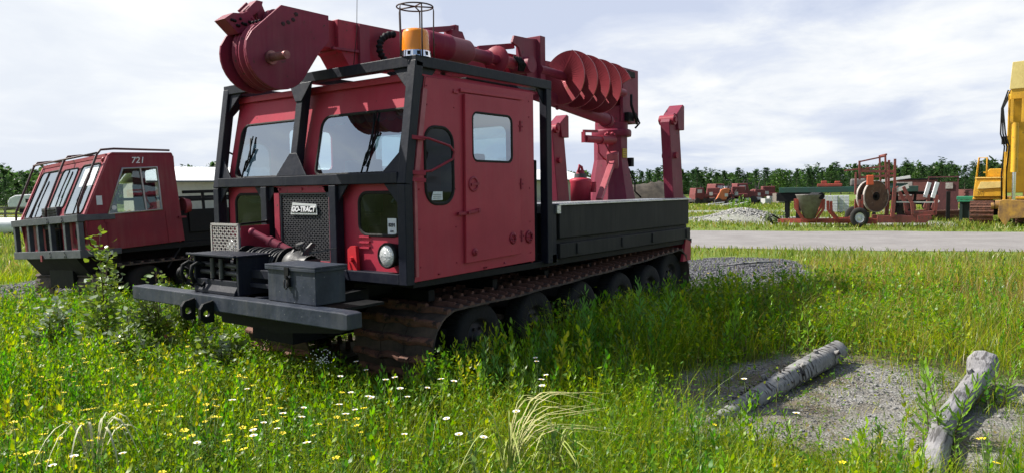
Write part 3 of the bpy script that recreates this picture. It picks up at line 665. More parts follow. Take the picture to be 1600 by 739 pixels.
# ---- boom
BY = 1.23
m = MB()
m.prism([(.10,2.87),(.10,3.115),(5.62,3.235),(5.62,2.99)], XZ, BY-.11, BY+.11)                    # inner section
m.prism([(.42,2.73),(.34,2.84),(.30,2.86),(.30,3.13),(5.50,3.245),(5.50,2.90),(1.0,2.78),(.62,2.70),(.50,2.70)], XZ, BY-.155, BY+.155)
bm_ = m.build('boom', RED2, P, .006)
m = MB(); m.bar((.22,BY-.165,2.865),(.55,BY-.165,2.875),.03,.02); m.box(.52,.64,BY-.19,BY-.157,2.72,3.12); m.build('boom_collar', MARN, bm_)
hp = [(-.31,3.13),(.17,3.13),(.17,2.91),(.07,2.82),(-.12,2.60)]
arc = [(-.35+.30*math.cos(R_(a)), 2.73+.285*math.sin(R_(a))) for a in range(-38,-206,-12)]
hp = [(-.31,3.13),(.17,3.13),(.17,2.91),(.07,2.81)]+arc+[(-.59,2.88)]
for y0 in (BY-.19, BY+.165):
    m = MB(); m.prism(hp, XZ, y0, y0+.022); pl = m.build('boom_head_plate', MARN, bm_, .004); pl = bm_
    if y0 < BY:
        k = MB(); k.cyl((-.43,y0,2.69),(-.43,y0-.02,2.69),.055,n=20); k.cyl((-.43,y0,2.69),(-.43,y0-.21,2.69),.033,n=18); k.build('sheave_pin', RODM, pl)
        for (x0,z0) in ((-.30,2.98),(-.25,3.0),(-.20,3.03),(-.17,3.08)):
            k = MB(); k.sphere((x0,y0-.001,z0),.022,8,(1,.15,.8)); k.build('paint_chip', mat('bare_patch', (.045,.015,.02), .8), pl)
m = MB(); m.lathe([(.05,-.05),(.27,-.05),(.28,-.045),(.28,-.03),(.23,-.012),(.23,.012),(.28,.03),(.28,.045),(.27,.05),(.05,.05)], (-.34,BY-.08,2.73), (0,1,0), 44); m.lathe([(.05,.07),(.27,.07),(.285,.075),(.285,.09),(.25,.11),(.285,.13),(.285,.145),(.27,.15),(.05,.15)], (-.29,BY-.02,2.75), (0,1,0), 44); m.build('sheave', MARN, bm_)
m = MB(); m.lathe([(.02,-.03),(.09,-.03),(.06,0),(.09,.03),(.02,.03)], (-.21,BY+.06,3.06), (0,1,0), 28)
m.prism([(-.35,3.19),(-.29,3.20),(-.20,3.02),(-.22,2.84),(-.34,2.84),(-.31,3.0)], XZ, BY+.11, BY+.14)
m.prism([(-.47,3.05),(-.46,3.10),(-.36,3.20),(-.30,3.20),(-.32,3.13),(-.42,3.05)], XZ, BY+.07, BY+.17)
m.prism([(-.68,2.99),(-.60,3.05),(-.52,3.06),(-.46,3.09),(-.40,3.03),(-.48,2.92),(-.56,2.89)], XZ, BY+.04, BY+.19)
m.bar((-.44,BY+.04,3.04),(-.33,BY+.04,2.97),.01); m.bar((-.50,BY+.12,3.09),(-.42,BY+.12,3.17),.02)
m.build('pole_guide', MARN, bm_, .003)
m = MB()
for k in range(12): m.sphere((-.62+.016*k, BY+.035, 2.99-.012*(k%5)+.01*(k%3)), .013, 7)
for k in range(8): m.sphere((-.52+.03*k, BY-.10, 2.965+.012*(k%3)), .014, 7)
m.build('chain', BLACK, bm_)
# hoses, auger drive, brackets
m = MB()
for i in range(1):
    pts = [(.93-.22*math.sin(t), BY-.24, 2.93+.15*math.cos(t)) for t in np.linspace(.1, 2.9, 44)]
    m.tube(pts, [(.024,.034,.034,.024)[k%4] for k in range(44)], 10)
m.tube([(.82,BY-.24,2.79),(.80,BY-.26,2.71),(.95,BY-.3,2.655),(1.15,BY-.34,2.67)], .022, 8); m.tube([(.92,BY-.28,2.84),(.84,BY-.26,2.74),(.92,BY-.30,2.64)], .018, 8); m.build('boom_hose', BLACK, bm_, 0)
AY = .74; az = lambda x: 2.99-.012*(x-1.5)
m = MB()
m.lathe([(.001,0),(.10,0),(.12,.02),(.12,.30),(.128,.31),(.128,.34),(.12,.35),(.12,.62),(.10,.66),(.07,.70),(.065,.72),(.065,.95),(.075,.96),(.075,.99),(.05,1.0),(.05,1.16)], (1.02,AY,az(1.02)), (1,0,-.012), 30); ad = m.build('auger_drive', MARN, P)
m = MB(); m.lathe([(.05,0),(.14,.0),(.145,.01),(.14,.02),(.05,.03)], (2.14,AY,az(2.1)), (1,.25,0), 28); m.lathe([(.07,.03),(.075,.18),(.06,.2),(.06,.34)], (2.12,AY,az(2.1)), (1,0,0), 22); m.build('drive_flange', RED2, ad)
m = MB()
for k in range(5): m.tube([(2.36+.03*k,AY-.07,az(2.3)+.06),(2.42+.03*k,AY-.10,az(2.3)-.01),(2.46+.02*k,AY-.06,az(2.3)-.08)], .012, 6)
m.build('drive_hose', BLACK, ad)
m = MB(); m.bar((1.15,BY-.10,3.16),(1.92,BY-.10,3.325),.06,.055); m.prism([(1.82,3.29),(1.98,3.29),(2.06,3.16),(1.80,3.16)], XZ, BY-.17, BY-.05); m.bar((1.9,BY-.1,3.32),(1.96,BY-.1,3.32),.075,.075); m.build('hose_guide', MARN, bm_, .003)
m = MB(); m.prism([(2.52,3.30),(2.80,3.31),(2.99,3.33),(2.99,2.86),(2.78,2.84),(2.68,3.0),(2.60,3.18),(2.48,3.22)], XZ, AY+.03, AY+.06); m.prism([(2.95,2.86),(3.05,2.86),(3.05,3.36),(2.95,3.36)], XZ, AY-.02, BY-.16); m.cyl((2.72,AY-.06,3.0),(2.72,AY+.2,3.0),.09,n=20); m.bar((2.20,BY-.2,3.14),(2.66,BY-.34,3.22),.04,.06); m.build('auger_bracket', MARN, bm_, .004)
# auger: a real helicoid on its stem
m = MB(); m.cyl((2.95,AY,2.98),(5.0,AY-.0,2.91),.052,n=20); au = m.build('auger', MARN, P)
m = MB(); x0, x1, turns, ns = 3.42, 4.66, 4.1, 210; vs = []
for i in range(ns+1):
    t = i/ns; a = t*turns*2*math.pi+2.2; x = x0+(x1-x0)*t; zc = 2.98-.034*(x-2.95)
    ro = .335
    for r in (.05, ro):
        for o in (0, .012): vs.append((x+o*1.6-.07*(r/.3), AY+r*math.cos(a), zc+r*math.sin(a)))
fs = []
for i in range(ns):
    b = 4*i; c_ = b+4
    for p, q in ((0,2),(2,3),(3,1),(1,0)): fs.append((b+p, b+q, c_+q, c_+p))
fs += [(0,1,3,2), (4*ns,4*ns+2,4*ns+3,4*ns+1)]
m.add(vs, fs, False)
fl = m.build('auger_flight', AUGM, au)
m = MB(); m.cyl((3.10,BY-.32,2.74),(4.95,BY-.25,2.56),.085,n=24); m.cyl((2.2,BY-.34,2.82),(3.2,BY-.32,2.735),.045,n=18); m.cyl((4.9,BY-.25,2.56),(5.05,BY-.2,2.55),.10,n=24); m.sphere((3.55,BY-.34,2.60),.025,8); m.build('lift_cylinder', MARN, P)
m = MB(); m.tube([(.30,.90,2.62),(.36,.90,3.02),(.42,.92,3.9)], [.004,.003,.002], 5); m.build('antenna', BLACK, P)
# ================================================================== the second carrier, "721"
v2 = thing('tracked_carrier', 'dark red tracked carrier numbered 721 with brush bars, parked behind the leafy sapling', 'tracked vehicle')
P = v2; z_ = .07
RED3 = mat('dull_crimson_paint', (.25,.020,.036), .48, 0, (.18,.020,.034), 2.0, .15, 3, spec=.28, streak=((.28,.11,.10), .45), speck=((.08,.04,.035), 26, .70))
m = MB(); sd_ = [(.02,1.44),(.08,.91),(1.50,.97),(1.42,2.39),(.44,2.37)]
dwo = [(.36,1.47),(1.17,1.50),(1.14,2.18),(.62,2.16)]
m.plate(sd_, [dwo], XZ, 0, .03); m.plate(sd_, [dwo], XZ, 2.35, 2.38)
LR = lambda u, v, w: (.02+(v-1.44)*.45+w, u, v)
wins = [rr(.12,1.50,.74,2.26,.07,4), rr(.86,1.62,1.42,2.24,.07,4), rr(1.55,1.50,2.26,2.26,.07,4)]
m.plate([(0,1.44),(2.38,1.44),(2.38,2.37),(0,2.37)], wins, LR, 0, .025)
m.plate([(0,.90),(2.38,.90),(2.38,1.44),(0,1.44)], [circ(.28,1.20,.13,18)], YZ, .06, .08)
m.plate([(.03,.95),(2.35,.95),(2.35,2.37),(.03,2.37)], [rr(.2,1.5,1.0,2.2,.06), rr(1.4,1.5,2.2,2.2,.06)], YZ, 1.42, 1.45)
m.prism([(.44,2.37),(1.42,2.39),(1.40,2.42),(.50,2.41)], XZ, .0, 2.38)
c2 = m.build('cab', RED3, P, .006)
m = MB(); m.bar((.435,.02,2.35),(.03,.02,1.46),.045,.03); m.bar((.435,2.36,2.35),(.03,2.36,1.46),.045,.03); m.bar((.43,.05,2.365),(.43,2.33,2.365),.03,.05); m.build('windshield_surround', PINK, c2)
for l in wins: window('windshield', l, LR, -.004, GLASS, .014, parent=P)
dg = MB(); dg.prism(dwo, XZ, .006, .010); sg = dg.build('side_window', GLCLR, P)
k = MB(); k.tube([(u,-.004,v) for u, v in dwo], .018, 6, closed=True); k.bar((.885,-.004,2.17),(.925,-.004,1.485),.022,.012); k.build('window_frame', mat('anodised_frame', (.42,.41,.40), .45, .6), sg)
k = MB(); k.tube([(.89,-.004,2.14),(.60,-.004,2.12),(.39,-.004,1.52)], .006, 5); k.build('window_seal', RUBB, sg)
k = MB(); k.cyl((.45,.002,1.56),(.45,.0,1.56),.035,n=16); k.build('round_sticker', STICK, sg)
m = MB(); m.bar((.33,-.002,1.46),(.33,-.002,.96),.008,.008); m.bar((1.22,-.002,1.47),(1.24,-.002,.97),.008,.008); m.bar((.33,-.002,.98),(1.23,-.002,1.0),.006,.006); m.box(.30,.38,-.01,0,1.34,1.40); m.bar((1.42,-.02,1.36),(1.54,-.02,1.36),.03,.03); m.cyl((1.56,.12,1.54),(1.60,.12,1.54),.13,n=22) ; m.build('door_seam', RED3, c2)
m = MB(); m.box(.21,.29,-.0035,-.001,1.61,1.75, Matrix.Identity(4)); m.build('paper_sticker', STICK, c2)
m = MB(); m.prism([(.10,.0),(.60,0),(.60,.30),(.10,.30)], lambda u, v, w: (.02+(1.92+v-1.44)*.45-.006+w, u, 1.92+v), 0, .002); m.build('windshield_notice', STICK, c2)
text('fleet_number', '721', .135, PWHITE, P, (.855,-.006,2.285), (1,0,.02), (0,0,1), .002, .2, bold=.0015)
m = MB()          # interior
m.box(.10,1.40,.04,2.34,.95,1.0); m.box(.09,.35,.04,2.34,1.0,1.45); m.box(.8,1.2,.25,.75,1.3,1.45); m.box(1.1,1.22,.25,.75,1.45,1.95); m.box(.8,1.2,1.6,2.1,1.3,1.45); m.box(1.1,1.22,1.6,2.1,1.45,1.95)
m.lathe([(.18,-.012),(.195,0),(.18,.012),(.165,0),(.18,-.012)], (.62,.5,1.72), (-.75,0,.6), 24); m.bar((.62,.5,1.72),(.40,.5,1.42),.03); m.bar((.62,.32,1.72),(.62,.68,1.72),.02); m.build('cab_interior', DARKI, c2)
m = MB(); m.box(.02,.42,.92,1.48,1.30,1.64); hb = m.build('engine_hood', mat('dark_grey_hood', (.04,.042,.046), .55, 0, (.06,.06,.065), 8), P, .01)
m = MB()
for q in range(7): m.box(.005,.02,.96,1.44,1.33+.043*q,1.345+.043*q)
m.box(.03,.06,.90,1.44,.94,1.29)
for q in range(9): m.box(.015,.03,.94,1.40,.97+.034*q,.983+.034*q)
m.build('hood_louvre', BLACK, hb)
# front grid
m = MB(); X_ = -.03
m.bar((X_,-.02,1.43),(X_,2.46,1.43),.10,.11); m.bar((X_,-.02,.90),(X_,2.46,.90),.10,.12)
for y in (.04,.50,1.02,1.48,1.85,2.40): m.bar((X_,y,.96),(X_,y,1.375),.07,.08)
m.bar((.0,.03,1.43),(.45,.03,1.43),.09,.09); m.bar((.0,.03,.9),(.5,.03,.9),.09,.09)
for y in (.50,1.02): 
    for z in (1.45,1.40,.93,.87): m.cyl((X_-.06,y,z),(X_-.07,y,z),.02,n=8)
m.build('front_grid', mat('slate_grid_paint', (.045,.052,.066), .5, 0, (.08,.088,.10), 6, .2, speck=((.14,.14,.14), 30, .68)), P, .006)
m = MB(); m.box(-.10,-.085,1.30,1.36,.80,.90); m.box(.03,.05,.12,.46,1.05,1.40); m.build('front_marker', WHITE if False else RED3, P)
m = MB(); m.lathe([(.10,.03),(.11,.0),(.09,-.02),(.001,-.025)], (.05,.28,1.20), (1,0,0), 20); m.build('headlight', BLACK, P)
# tube brush bars
tb2 = mat('brush_bar_brown', (.06,.025,.028), .55)
for y in (.06,1.20,2.38):
    m = MB(); m.tube([(1.40,y,2.46),(.55,y,2.47),(.36,y,2.45),(.30,y,2.38),(-.02,y,1.62),(-.03,y,1.47)], .017, 8); m.build('brush_bar', tb2, P)
m = MB(); m.tube([(.30,.06,2.40),(.30,2.38,2.40)], .016, 8); m.tube([(.06,.06,1.80),(.06,2.38,1.80)], .014, 8) if False else None; m.build('brush_bar', tb2, P)
for (y, z) in ((.35,1.5),(1.1,1.6),(1.9,1.5)):
    m = MB(); f = lambda yy, zz: (.02+(zz-1.44)*.45-.03, yy, zz); m.tube([f(y,z), f(y+.04,z+.35), f(y+.02,z+.62)], .009, 6); m.bar(f(y+.05,z+.2), f(y+.0,z+.6), .012); m.build('wiper', BLACK, P)
m = MB(); m.sphere((.42,.10,2.30), .05, 10); m.build('clearance_lamp', RED3, P)
# body behind
m = MB(); m.box(1.50,1.62,.05,2.33,.95,1.46); m.box(1.62,4.95,.06,2.32,.951,1.099); m.box(1.62,5.0,.03,2.35,1.10,1.48); m.box(.1,5.0,.03,2.35,.86,.95); m.box(0.1,4.8,.75,1.6,.35,.86)
m.prism([(-.05,.86),(.3,.35),(.6,.35),(.6,.86)], XZ, .25, 2.1)
for x in (1.9,2.3,3.0,4.0,4.9): m.bar((x,.06,1.48),(x,.06,1.76),.04)
m.bar((1.56,.06,1.77),(4.95,.06,1.77),.05,.05); m.bar((1.56,.06,1.64),(4.95,.06,1.64),.04,.05); m.bar((1.56,2.3,1.77),(4.95,2.3,1.77),.05,.05)
for x in (1.2,2.0): m.bar((x,.05,.55),(x+.28,.05,.92),.03)
m.build('rear_deck', BLACK, P, .006)
m = MB(); m.cyl((1.56,.10,1.54),(1.66,.10,1.54),.14,.12,n=24); m.build('air_filter', RED3, P)
def simple_track(y0, y1, L0, L1, r, zc, par, mt):
    pts = [(L0+r*math.cos(R_(-90-15*i)), zc+r*math.sin(R_(-90-15*i))) for i in range(13)] + [(L1+r*math.cos(R_(90-15*i)), zc+r*math.sin(R_(90-15*i))) for i in range(13)]
    ring = resample(pts, .08); n = len(ring); m = MB(); vs = []
    for p, t in ring:
        nr = Vector((-t.z,0,t.x)); vs += [(p.x+nr.x*o, y, p.z+nr.z*o) for o in (0,.02) for y in (y0, y1)]
    m.add(vs, [(4*i+a,4*i+b,4*((i+1)%n)+b,4*((i+1)%n)+a) for i in range(n) for a, b in ((0,1),(1,3),(3,2),(2,0))])
    for p, t in resample(pts, .16):
        nr = Vector((-t.z,0,t.x)); c = p+nr*.035; m.bar((c.x,y0,c.z),(c.x,y1,c.z),.05,.035, up=nr)
    return m.build('track', mt, par)
simple_track(.02,.75,.45,4.6,.30,.36,P,BELT); simple_track(1.6,2.33,.45,4.6,.30,.36,P,BELT)
for x in (.9,1.7,2.5,3.3,4.1):
    for y, s in ((.10,1),(2.25,-1)):
        m = MB(); m.lathe([(.12,.03),(.15,0),(.26,-.01),(.29,.03),(.29,.17),(.26,.19),(.15,.18)], (x,y,.36), (0,s,0), 26); m.lathe([(.001,.06),(.12,.05),(.14,.02)], (x,y,.36), (0,s,0), 20); m.build('wheel', RUBB, P)
v2.location = (.70, 7.06, G-.01); v2.rotation_euler = (R_(-3.0), R_(-1.0), 0); v2.scale = (1, .97, .965)

# ================================================================== places in the distance
RT = Vector((.59548, -.80325, 0)).normalized(); FW = Vector((.80325, .59548, 0)).normalized()
RZ = math.atan2(RT.y, RT.x)
def hz(px): return 286+(1648-px)*.01424
def at(px, D):                                            # yard point seen along column px at depth D
    p = CAM + FW*D + RT*((px-800)/1141*D); return Vector((p.x, p.y, G))
# ---- building
ba = at(922, 100); bb = at(236, 66)
L_ = (ba-bb).length; ang = math.atan2(ba.y-bb.y, ba.x-bb.x)
bl = thing('metal_building', 'long cream metal building with white roof seen behind the carriers', 'building', bb, ang); bl_loc = bl.location.copy(); bl.location = (0,0,0); bl.rotation_euler = (0,0,0)
CREAM = mat('cream_metal_siding', (.52,.49,.40), .6, 0, (.46,.43,.35), 1, .05)
m = MB(); m.box(0,L_,0,12,0,2.95)
m.build('wall', CREAM, bl)
m = MB(); n_ = int(L_/.6)
for i in range(n_): m.box(.3+i*.6,.36+i*.6,-.03,-.001,.02,2.93)
m.box(-.04,-.001,0,12,.02,2.9); m.build('siding_rib', CREAM, bl)
m = MB(); m.prism([(-.6,2.9),(6,4.35),(12.6,2.9),(12.6,3.02),(6,4.5),(-.6,3.02)], lambda u, v, w: (w, u, v), -.4, L_+.4); m.build('roof', mat('white_roof_metal', (.80,.81,.82), .45), bl)
m = MB(); m.bar((-.42,-.62,2.93),(L_+.42,-.62,2.93),.10,.14); m.bar((L_+.0,-.02,0),(L_+.0,-.02,2.9),.14); m.build('gutter', mat('grey_trim', (.12,.13,.13), .6), bl)
for x in (6.2, 16, 28, 44):
    m = MB(); m.box(x,x+.5,-.05,-.002,1.95,2.4); f_ = m.build('vent', mat('vent_grey', (.3,.3,.3), .6), bl)
for x in (10, 34):
    m = MB(); m.box(x,x+1.0,-.05,-.002,.02,2.1); m.build('door', WHITE, bl); 
m = MB(); m.box(L_-18,L_-14,-.05,-.002,.02,2.6); m.build('door', mat('pale_grey_door', (.5,.52,.53), .6), bl)
bl.location = bl_loc; bl.rotation_euler = (0,0,ang)
# ---- left: tank, fence, camper
tk = at(-20, 33)
m = MB(); m.cyl((-3.2,0,.42),(1.25,0,.42),.38,n=28); m.sphere((1.25,0,.42),.38,20,(.45,1,1)); m.sphere((-3.2,0,.42),.38,20,(.45,1,1))
t = thing('storage_tank', 'long white cylindrical tank lying on the ground at the left edge', 'tank'); m.build('shell', WHITE, t)
m = MB(); m.box(-2.4,-2.2,-.3,.3,.02,.25); m.box(.4,.6,-.3,.3,.02,.25); m.build('saddle', BLACK, t); t.location = at(3, 32); t.rotation_euler = (0,0,RZ)
t = thing('camper_trailer', 'small white rounded camper standing before the dark trees at the left', 'camper')
m = MB(); prof = [(-1.1,.55),(-1.15,1.0),(-.95,1.35),(-.5,1.55),(.6,1.62),(1.3,1.55),(1.7,1.2),(1.7,.55)]
m.prism(prof, XZ, -.8, .8); m.build('shell', WHITE, t, .08)
m = MB(); m.box(.35,.85,-.815,-.801,.95,1.25); m.build('window', DARKI, t)
m = MB(); m.cyl((.1,-.82,.3),(.1,-.6,.3),.3,n=20); m.cyl((.1,.6,.3),(.1,.82,.3),.3,n=20); m.bar((-1.1,0,.45),(-2.0,0,.40),.1); m.build('running_gear', BLACK, t)
t.location = at(44, 60)+Vector((0,0,.3)); t.rotation_euler = (0,0,RZ)
t = thing('rail_fence', 'low grey wooden rail fence behind the white tank at the left', 'fence')
m = MB(); m.bar((-9,0,.95),(5,0,.95),.05,.12); m.bar((-9,0,.55),(5,0,.55),.05,.12); m.build('rail', mat('weathered_wood', (.16,.14,.12), .9, 0, (.22,.2,.17), 6), t)
for i in range(8):
    m = MB(); m.box(-9+2*i-.06,-9+2*i+.06,.03,.13,0,1.05); m.build('post', MATS['weathered_wood'], t)
t.location = at(30, 52); t.rotation_euler = (0,0,RZ+.1)

def facing(px): return RZ-math.atan((px-800)/1141)
# ---- cable reel trailer (local x = right in the view, y = away)
GALV = mat('galvanised_grey', (.20,.19,.185), .6, .2, (.13,.11,.10), 5, .3)
DRED = mat('dusty_red_paint', (.26,.055,.045), .65, 0, (.17,.05,.04), 3, .2, speck=((.10,.06,.05), 16, .58))
t = thing('cable_reel_trailer', 'low orange-red cable reel trailer with a standing brown reel and white-hubbed tyre beyond the road', 'trailer'); P = t
Y0, Y1 = -.75, .75
m = MB()
for y in (Y0, Y1): m.bar((-3.4,y*.2 if True else y,.24),(-2.4,y*.6,.24),.10,.16); m.bar((-2.4,y*.6,.24),(.1,y,.24),.10,.15); m.bar((0,y,.24),(.9,y,.24),.12,.2)
m.box(-3.5,-2.7,-.2,.2,.16,.30); m.build('drawbar', ORED, P, .01)
m = MB()
for y in (Y0, Y1): m.bar((.9,y,.32),(2.95,y,.32),.14,.28); m.prism([(2.6,.18),(2.95,.18),(3.2,.35),(3.15,.50),(2.6,.48)], XZ, y-.1, y+.1)
m.bar((2.7,Y0,.34),(2.7,Y1,.34),.2,.2); m.build('chassis', DRED, P, .01)
def cradle(x, w, h, b, mt, thin=.10):
    for y in (Y0, Y1):
        mm = MB(); mm.bar((x-w/2-b,y,h),(x-w/2-b*.9,y,h*.62),.13,.12); mm.bar((x-w/2-b*.9,y,h*.64),(x-w/2+.25,y,.28),.13,thin); mm.bar((x-w/2+.22,y,.30),(x+w/2-.22,y,.30),.13,thin)
        mm.bar((x+w/2-.25,y,.28),(x+w/2+b*.9,y,h*.64),.13,thin); mm.bar((x+w/2+b*.9,y,h*.62),(x+w/2+b,y,h),.13,.12); mm.build('cradle', mt, P, .008)
cradle(-2.05, 1.0, 1.15, .1, ORED); cradle(-.45, 1.1, 1.05, .12, ORED)
m = MB()
for y in (Y0, Y1):
    m.bar((1.55,y,.4),(1.62,y,1.55),.16,.2); m.bar((1.62,y,1.5),(1.62,y,2.7),.10,.10); m.bar((1.28,y,1.5),(1.2,y,2.9),.08,.08)
    m.bar((.15,y,.3),(.15,y,1.1),.10,.12); m.bar((.30,y,.3),(.25,y,1.3),.08,.10); m.bar((.0,y,.25),(.5,y,.30),.12,.2)
m.bar((-.55,Y0,2.28),(1.3,Y0,2.42),.05,.06); m.bar((1.25,Y0,2.88),(1.25,Y1,2.88),.07); m.bar((.1,Y0,2.62),(1.25,Y0,2.82),.05,.06)
m.bar((.1,Y0,2.66),(.12,Y0,1.9),.09,.09); m.bar((.1,Y0,2.0),(1.6,Y0,2.05),.06,.09); m.bar((-.05,Y0,2.2),(-.05,Y0,1.3),.08,.12); m.bar((1.62,Y0,2.2),(.1,Y0,2.25),.08,.10)
m.build('mast', DRED, P, .006)
m = MB(); m.box(.42,.72,Y0-.12,Y0+.1,1.68,2.08); m.build('engine_box', mat('bright_orange_paint', (.55,.09,.03), .5), P, .03)
for y in (Y0, Y1):
    m = MB(); pts = [(1.95,1.55),(2.15,1.5),(2.38,.95),(2.42,.62),(2.62,.52),(3.0,.55),(3.20,.75),(3.3,1.0),(3.42,1.0),(3.42,.32),(3.0,.28),(2.3,.42),(2.2,.9)]
    m.bar((1.98,y,1.60),(2.35,y,.95),.14,.14); m.bar((2.35,y,1.0),(2.42,y,.50),.14,.18); m.bar((2.40,y,.50),(3.35,y,.58),.14,.18); m.bar((3.32,y,.5),(3.38,y,1.25),.14,.14)
    m.prism([(2.4,.55),(2.55,.72),(2.5,.95),(2.32,1.0)], XZ, y-.06, y+.06); m.prism([(3.35,.55),(3.15,.75),(3.22,.95),(3.42,1.0)], XZ, y-.06, y+.06); fk = m.build('rear_fork', DRED, P, .008)
    m = MB(); m.bar((3.22,y,1.15),(3.40,y,1.75),.14,.16); m.build('fork_tip', WHITE, fk, .01)
m = MB(); m.bar((1.65,Y0,1.45),(2.2,Y0-.05,1.62),.05,.16); m.bar((1.7,Y0-.02,1.0),(3.3,Y0-.02,.98),.05,.05); m.build('side_bar', WHITE if False else mat('pale_bar', (.55,.53,.5), .6), P)
for y, s in ((Y0-.35,1),(Y1+.35,-1)):
    m = MB(); m.lathe([(.20,.0),(.22,-.02),(.36,-.02),(.40,.03),(.40,.22),(.36,.26),(.2,.26)], (0.1,y,.40), (0,s,0), 32); w_ = m.build('wheel', RUBB, P)
    m = MB(); m.lathe([(.20,.0),(.19,.05),(.10,.08),(.10,.02),(.001,.02)], (.1,y,.40), (0,s,0), 24); m.build('rim', WHITE, w_)
m = MB(); m.tube([(-3.4,.0,.3),(-3.7,.1,.45),(-3.9,0,.35),(-3.75,-.1,.15),(-3.5,0,.12)], .04, 6); m.tube([(-3.5,.05,.35),(-3.8,.0,.52),(-4.0,.1,.3),(-3.7,.1,.08)], .03, 6); m.build('hitch_hose', BLACK, P)
t.scale = (.84,.9,1); t.location = at(1334, 30); t.rotation_euler = (0,0,facing(1334)+.12)
t = thing('cable_reel', 'tall brown cable reel standing upright in the orange-red trailer', 'reel')
m = MB()
for y in (-.2, .15): m.cyl((0,y,0),(0,y+.05,0),.62,n=48)
m.build('flange', mat('reel_brown', (.17,.10,.065), .85, 0, (.10,.06,.045), 3, .3, speck=((.22,.16,.12), 8, .6)), t)
m = MB(); m.cyl((0,-.15,0),(0,.15,0),.45,n=30); m.build('core', BLACK, t)
m = MB(); m.lathe([(.62,-.22),(.65,-.22),(.65,-.135),(.62,-.135)], (0,0,0), (0,1,0), 48); m.lathe([(.62,.135),(.65,.135),(.65,.22),(.62,.22)], (0,0,0), (0,1,0), 48); m.build('rim_band', mat('pale_rim', (.4,.36,.33), .6), t)
m = MB(); m.cyl((0,-.31,0),(0,-.19,0),.08,n=14); m.cyl((0,-.201,0),(0,-.212,0),.18,n=20); m.build('hub', BLACK, t)
t.location = at(1362, 30)+Vector((0,0,1.22)); t.rotation_euler = (0,0,facing(1362)+.80)
t = thing('steel_hopper', 'grey tapered metal hopper resting in the front cradle of the orange-red trailer', 'hopper')
m = MB(); n = 24
m.lathe([(.02,.0),(.22,.02),(.52,.95),(.56,1.0),(.52,1.0),(.2,.08)], (0,0,0), (0,0,1), 28); m.build('body', GALV, t)
m = MB(); m.cyl((.3,-.45,.93),(.3,.45,.93),.14,n=16); m.build('roll', BLACK, t)
t.location = at(1264, 30)+Vector((0,0,.34)); t.rotation_euler = (0,0,RZ)
# ---- green beam platform on black legs
t = thing('flatbed_deck', 'long dark green steel flatbed on black legs standing behind the orange-red trailer', 'flatbed'); P = t
m = MB(); m.box(-3.4,3.6,-.8,.8,1.36,1.62)
m.build('beam', GRNP, P, .02)
m = MB()
for x in (-3.0,-2.4): m.bar((x,-.6,0),(x,-.6,1.36),.20,.16); m.bar((x,.6,0),(x,.6,1.36),.20,.16)
m.prism([(-3.5,1.35),(-1.6,1.35),(-2.3,.95),(-3.5,.95)], XZ, -.7, -.6); m.prism([(-3.5,1.35),(-1.6,1.35),(-2.3,.95),(-3.5,.95)], XZ, .6, .7); m.box(-3.55,-3.0,-.69,.69,.96,1.35)
for x in (1.2,1.5,5.0): m.bar((x,-.7,0),(x,-.7,1.35),.18,.14)
m.bar((1.7,-.7,.6),(2.6,-.7,1.33),.12,.2)
m.build('leg', BLACK, P, .01)
m = MB(); m.box(-1.4,-.1,-.4,.4,1.63,1.78); m.box(-1.2,-.9,-.3,.3,1.78,1.92); m.box(-.5,-.2,-.3,.3,1.78,1.9); m.build('red_gear', ORED, P, .03)
m = MB(); m.cyl((1.0-.1,-.2,2.02),(.9,-.2,2.55),.38,n=20) if False else m.box(.3,1.1,-.35,.35,1.63,2.0); m.build('grey_drum', GALV, P, .08)
t.scale = (.86,.9,1); t.location = at(1318, 35.5); t.rotation_euler = (0,0,facing(1318))
t = thing('bogie_trailer', 'black wheeled bogie with a slanted silver lid behind the trailer fork', 'trailer'); P = t
m = MB()
for y in (-.8,.5):
    m.lathe([(.14,0),(.16,-.02),(.42,-.02),(.46,.03),(.46,.24),(.42,.28),(.15,.28)], (0,y,.46), (0,1,0), 26)
m.build('wheel', RUBB, P)
m = MB(); m.box(-1.0,1.6,-.6,.6,1.35,1.5); m.bar((-.4,-.6,.4),(-.55,-.6,1.7),.22,.2); m.bar((.4,-.6,.4),(.5,-.6,1.5),.14,.14); m.bar((1.3,-.6,.2),(1.3,-.6,1.45),.12); m.bar((-.8,-.6,.45),(1.5,-.6,.45),.12,.14); m.build('frame', BLACK, P, .01)
m = MB(); m.prism([(-1.9,2.05),(.2,2.35),(.25,2.20),(-1.8,1.95)], XZ, -.6, .6); m.build('lid', mat('silver_lid', (.7,.7,.7), .4, .2), P, .01)
m = MB(); m.box(-1.7,.1,-.5,.5,1.4,1.95); m.build('green_body', GRNP, P)
m = MB(); m.bar((1.35,-.7,.75),(1.65,-.7,1.05),.14); m.build('white_tube', WHITE, P)
t.scale = (.82,.85,.9); t.location = at(1414, 35); t.rotation_euler = (0,0,facing(1414))
# ---- white stacked blocks
for j, px in enumerate((1296, 1314)):
    t = thing('brick_pallet', ['left pallet stack of whitish wrapped blocks under the green flatbed', 'right pallet stack of whitish wrapped blocks under the green flatbed'][j], 'pallet', group='pallets of white blocks')
    m = MB(); q = random.Random(j)
    for a in range(3):
        for r_ in range(6): m.box(-.42+a*.28+.01,-.42+a*.28+.27,-.4,.4,.12+r_*.165,.27+r_*.165)
    m.build('block', mat('white_block', (.62,.64,.68), .7, 0, (.48,.50,.54), 5), t, .01)
    m = MB(); m.box(-.45,.45,-.42,.42,0,.10); m.build('pallet_base', MATS['weathered_wood'], t); t.location = at(px, 44); t.rotation_euler = (0,0,facing(px))
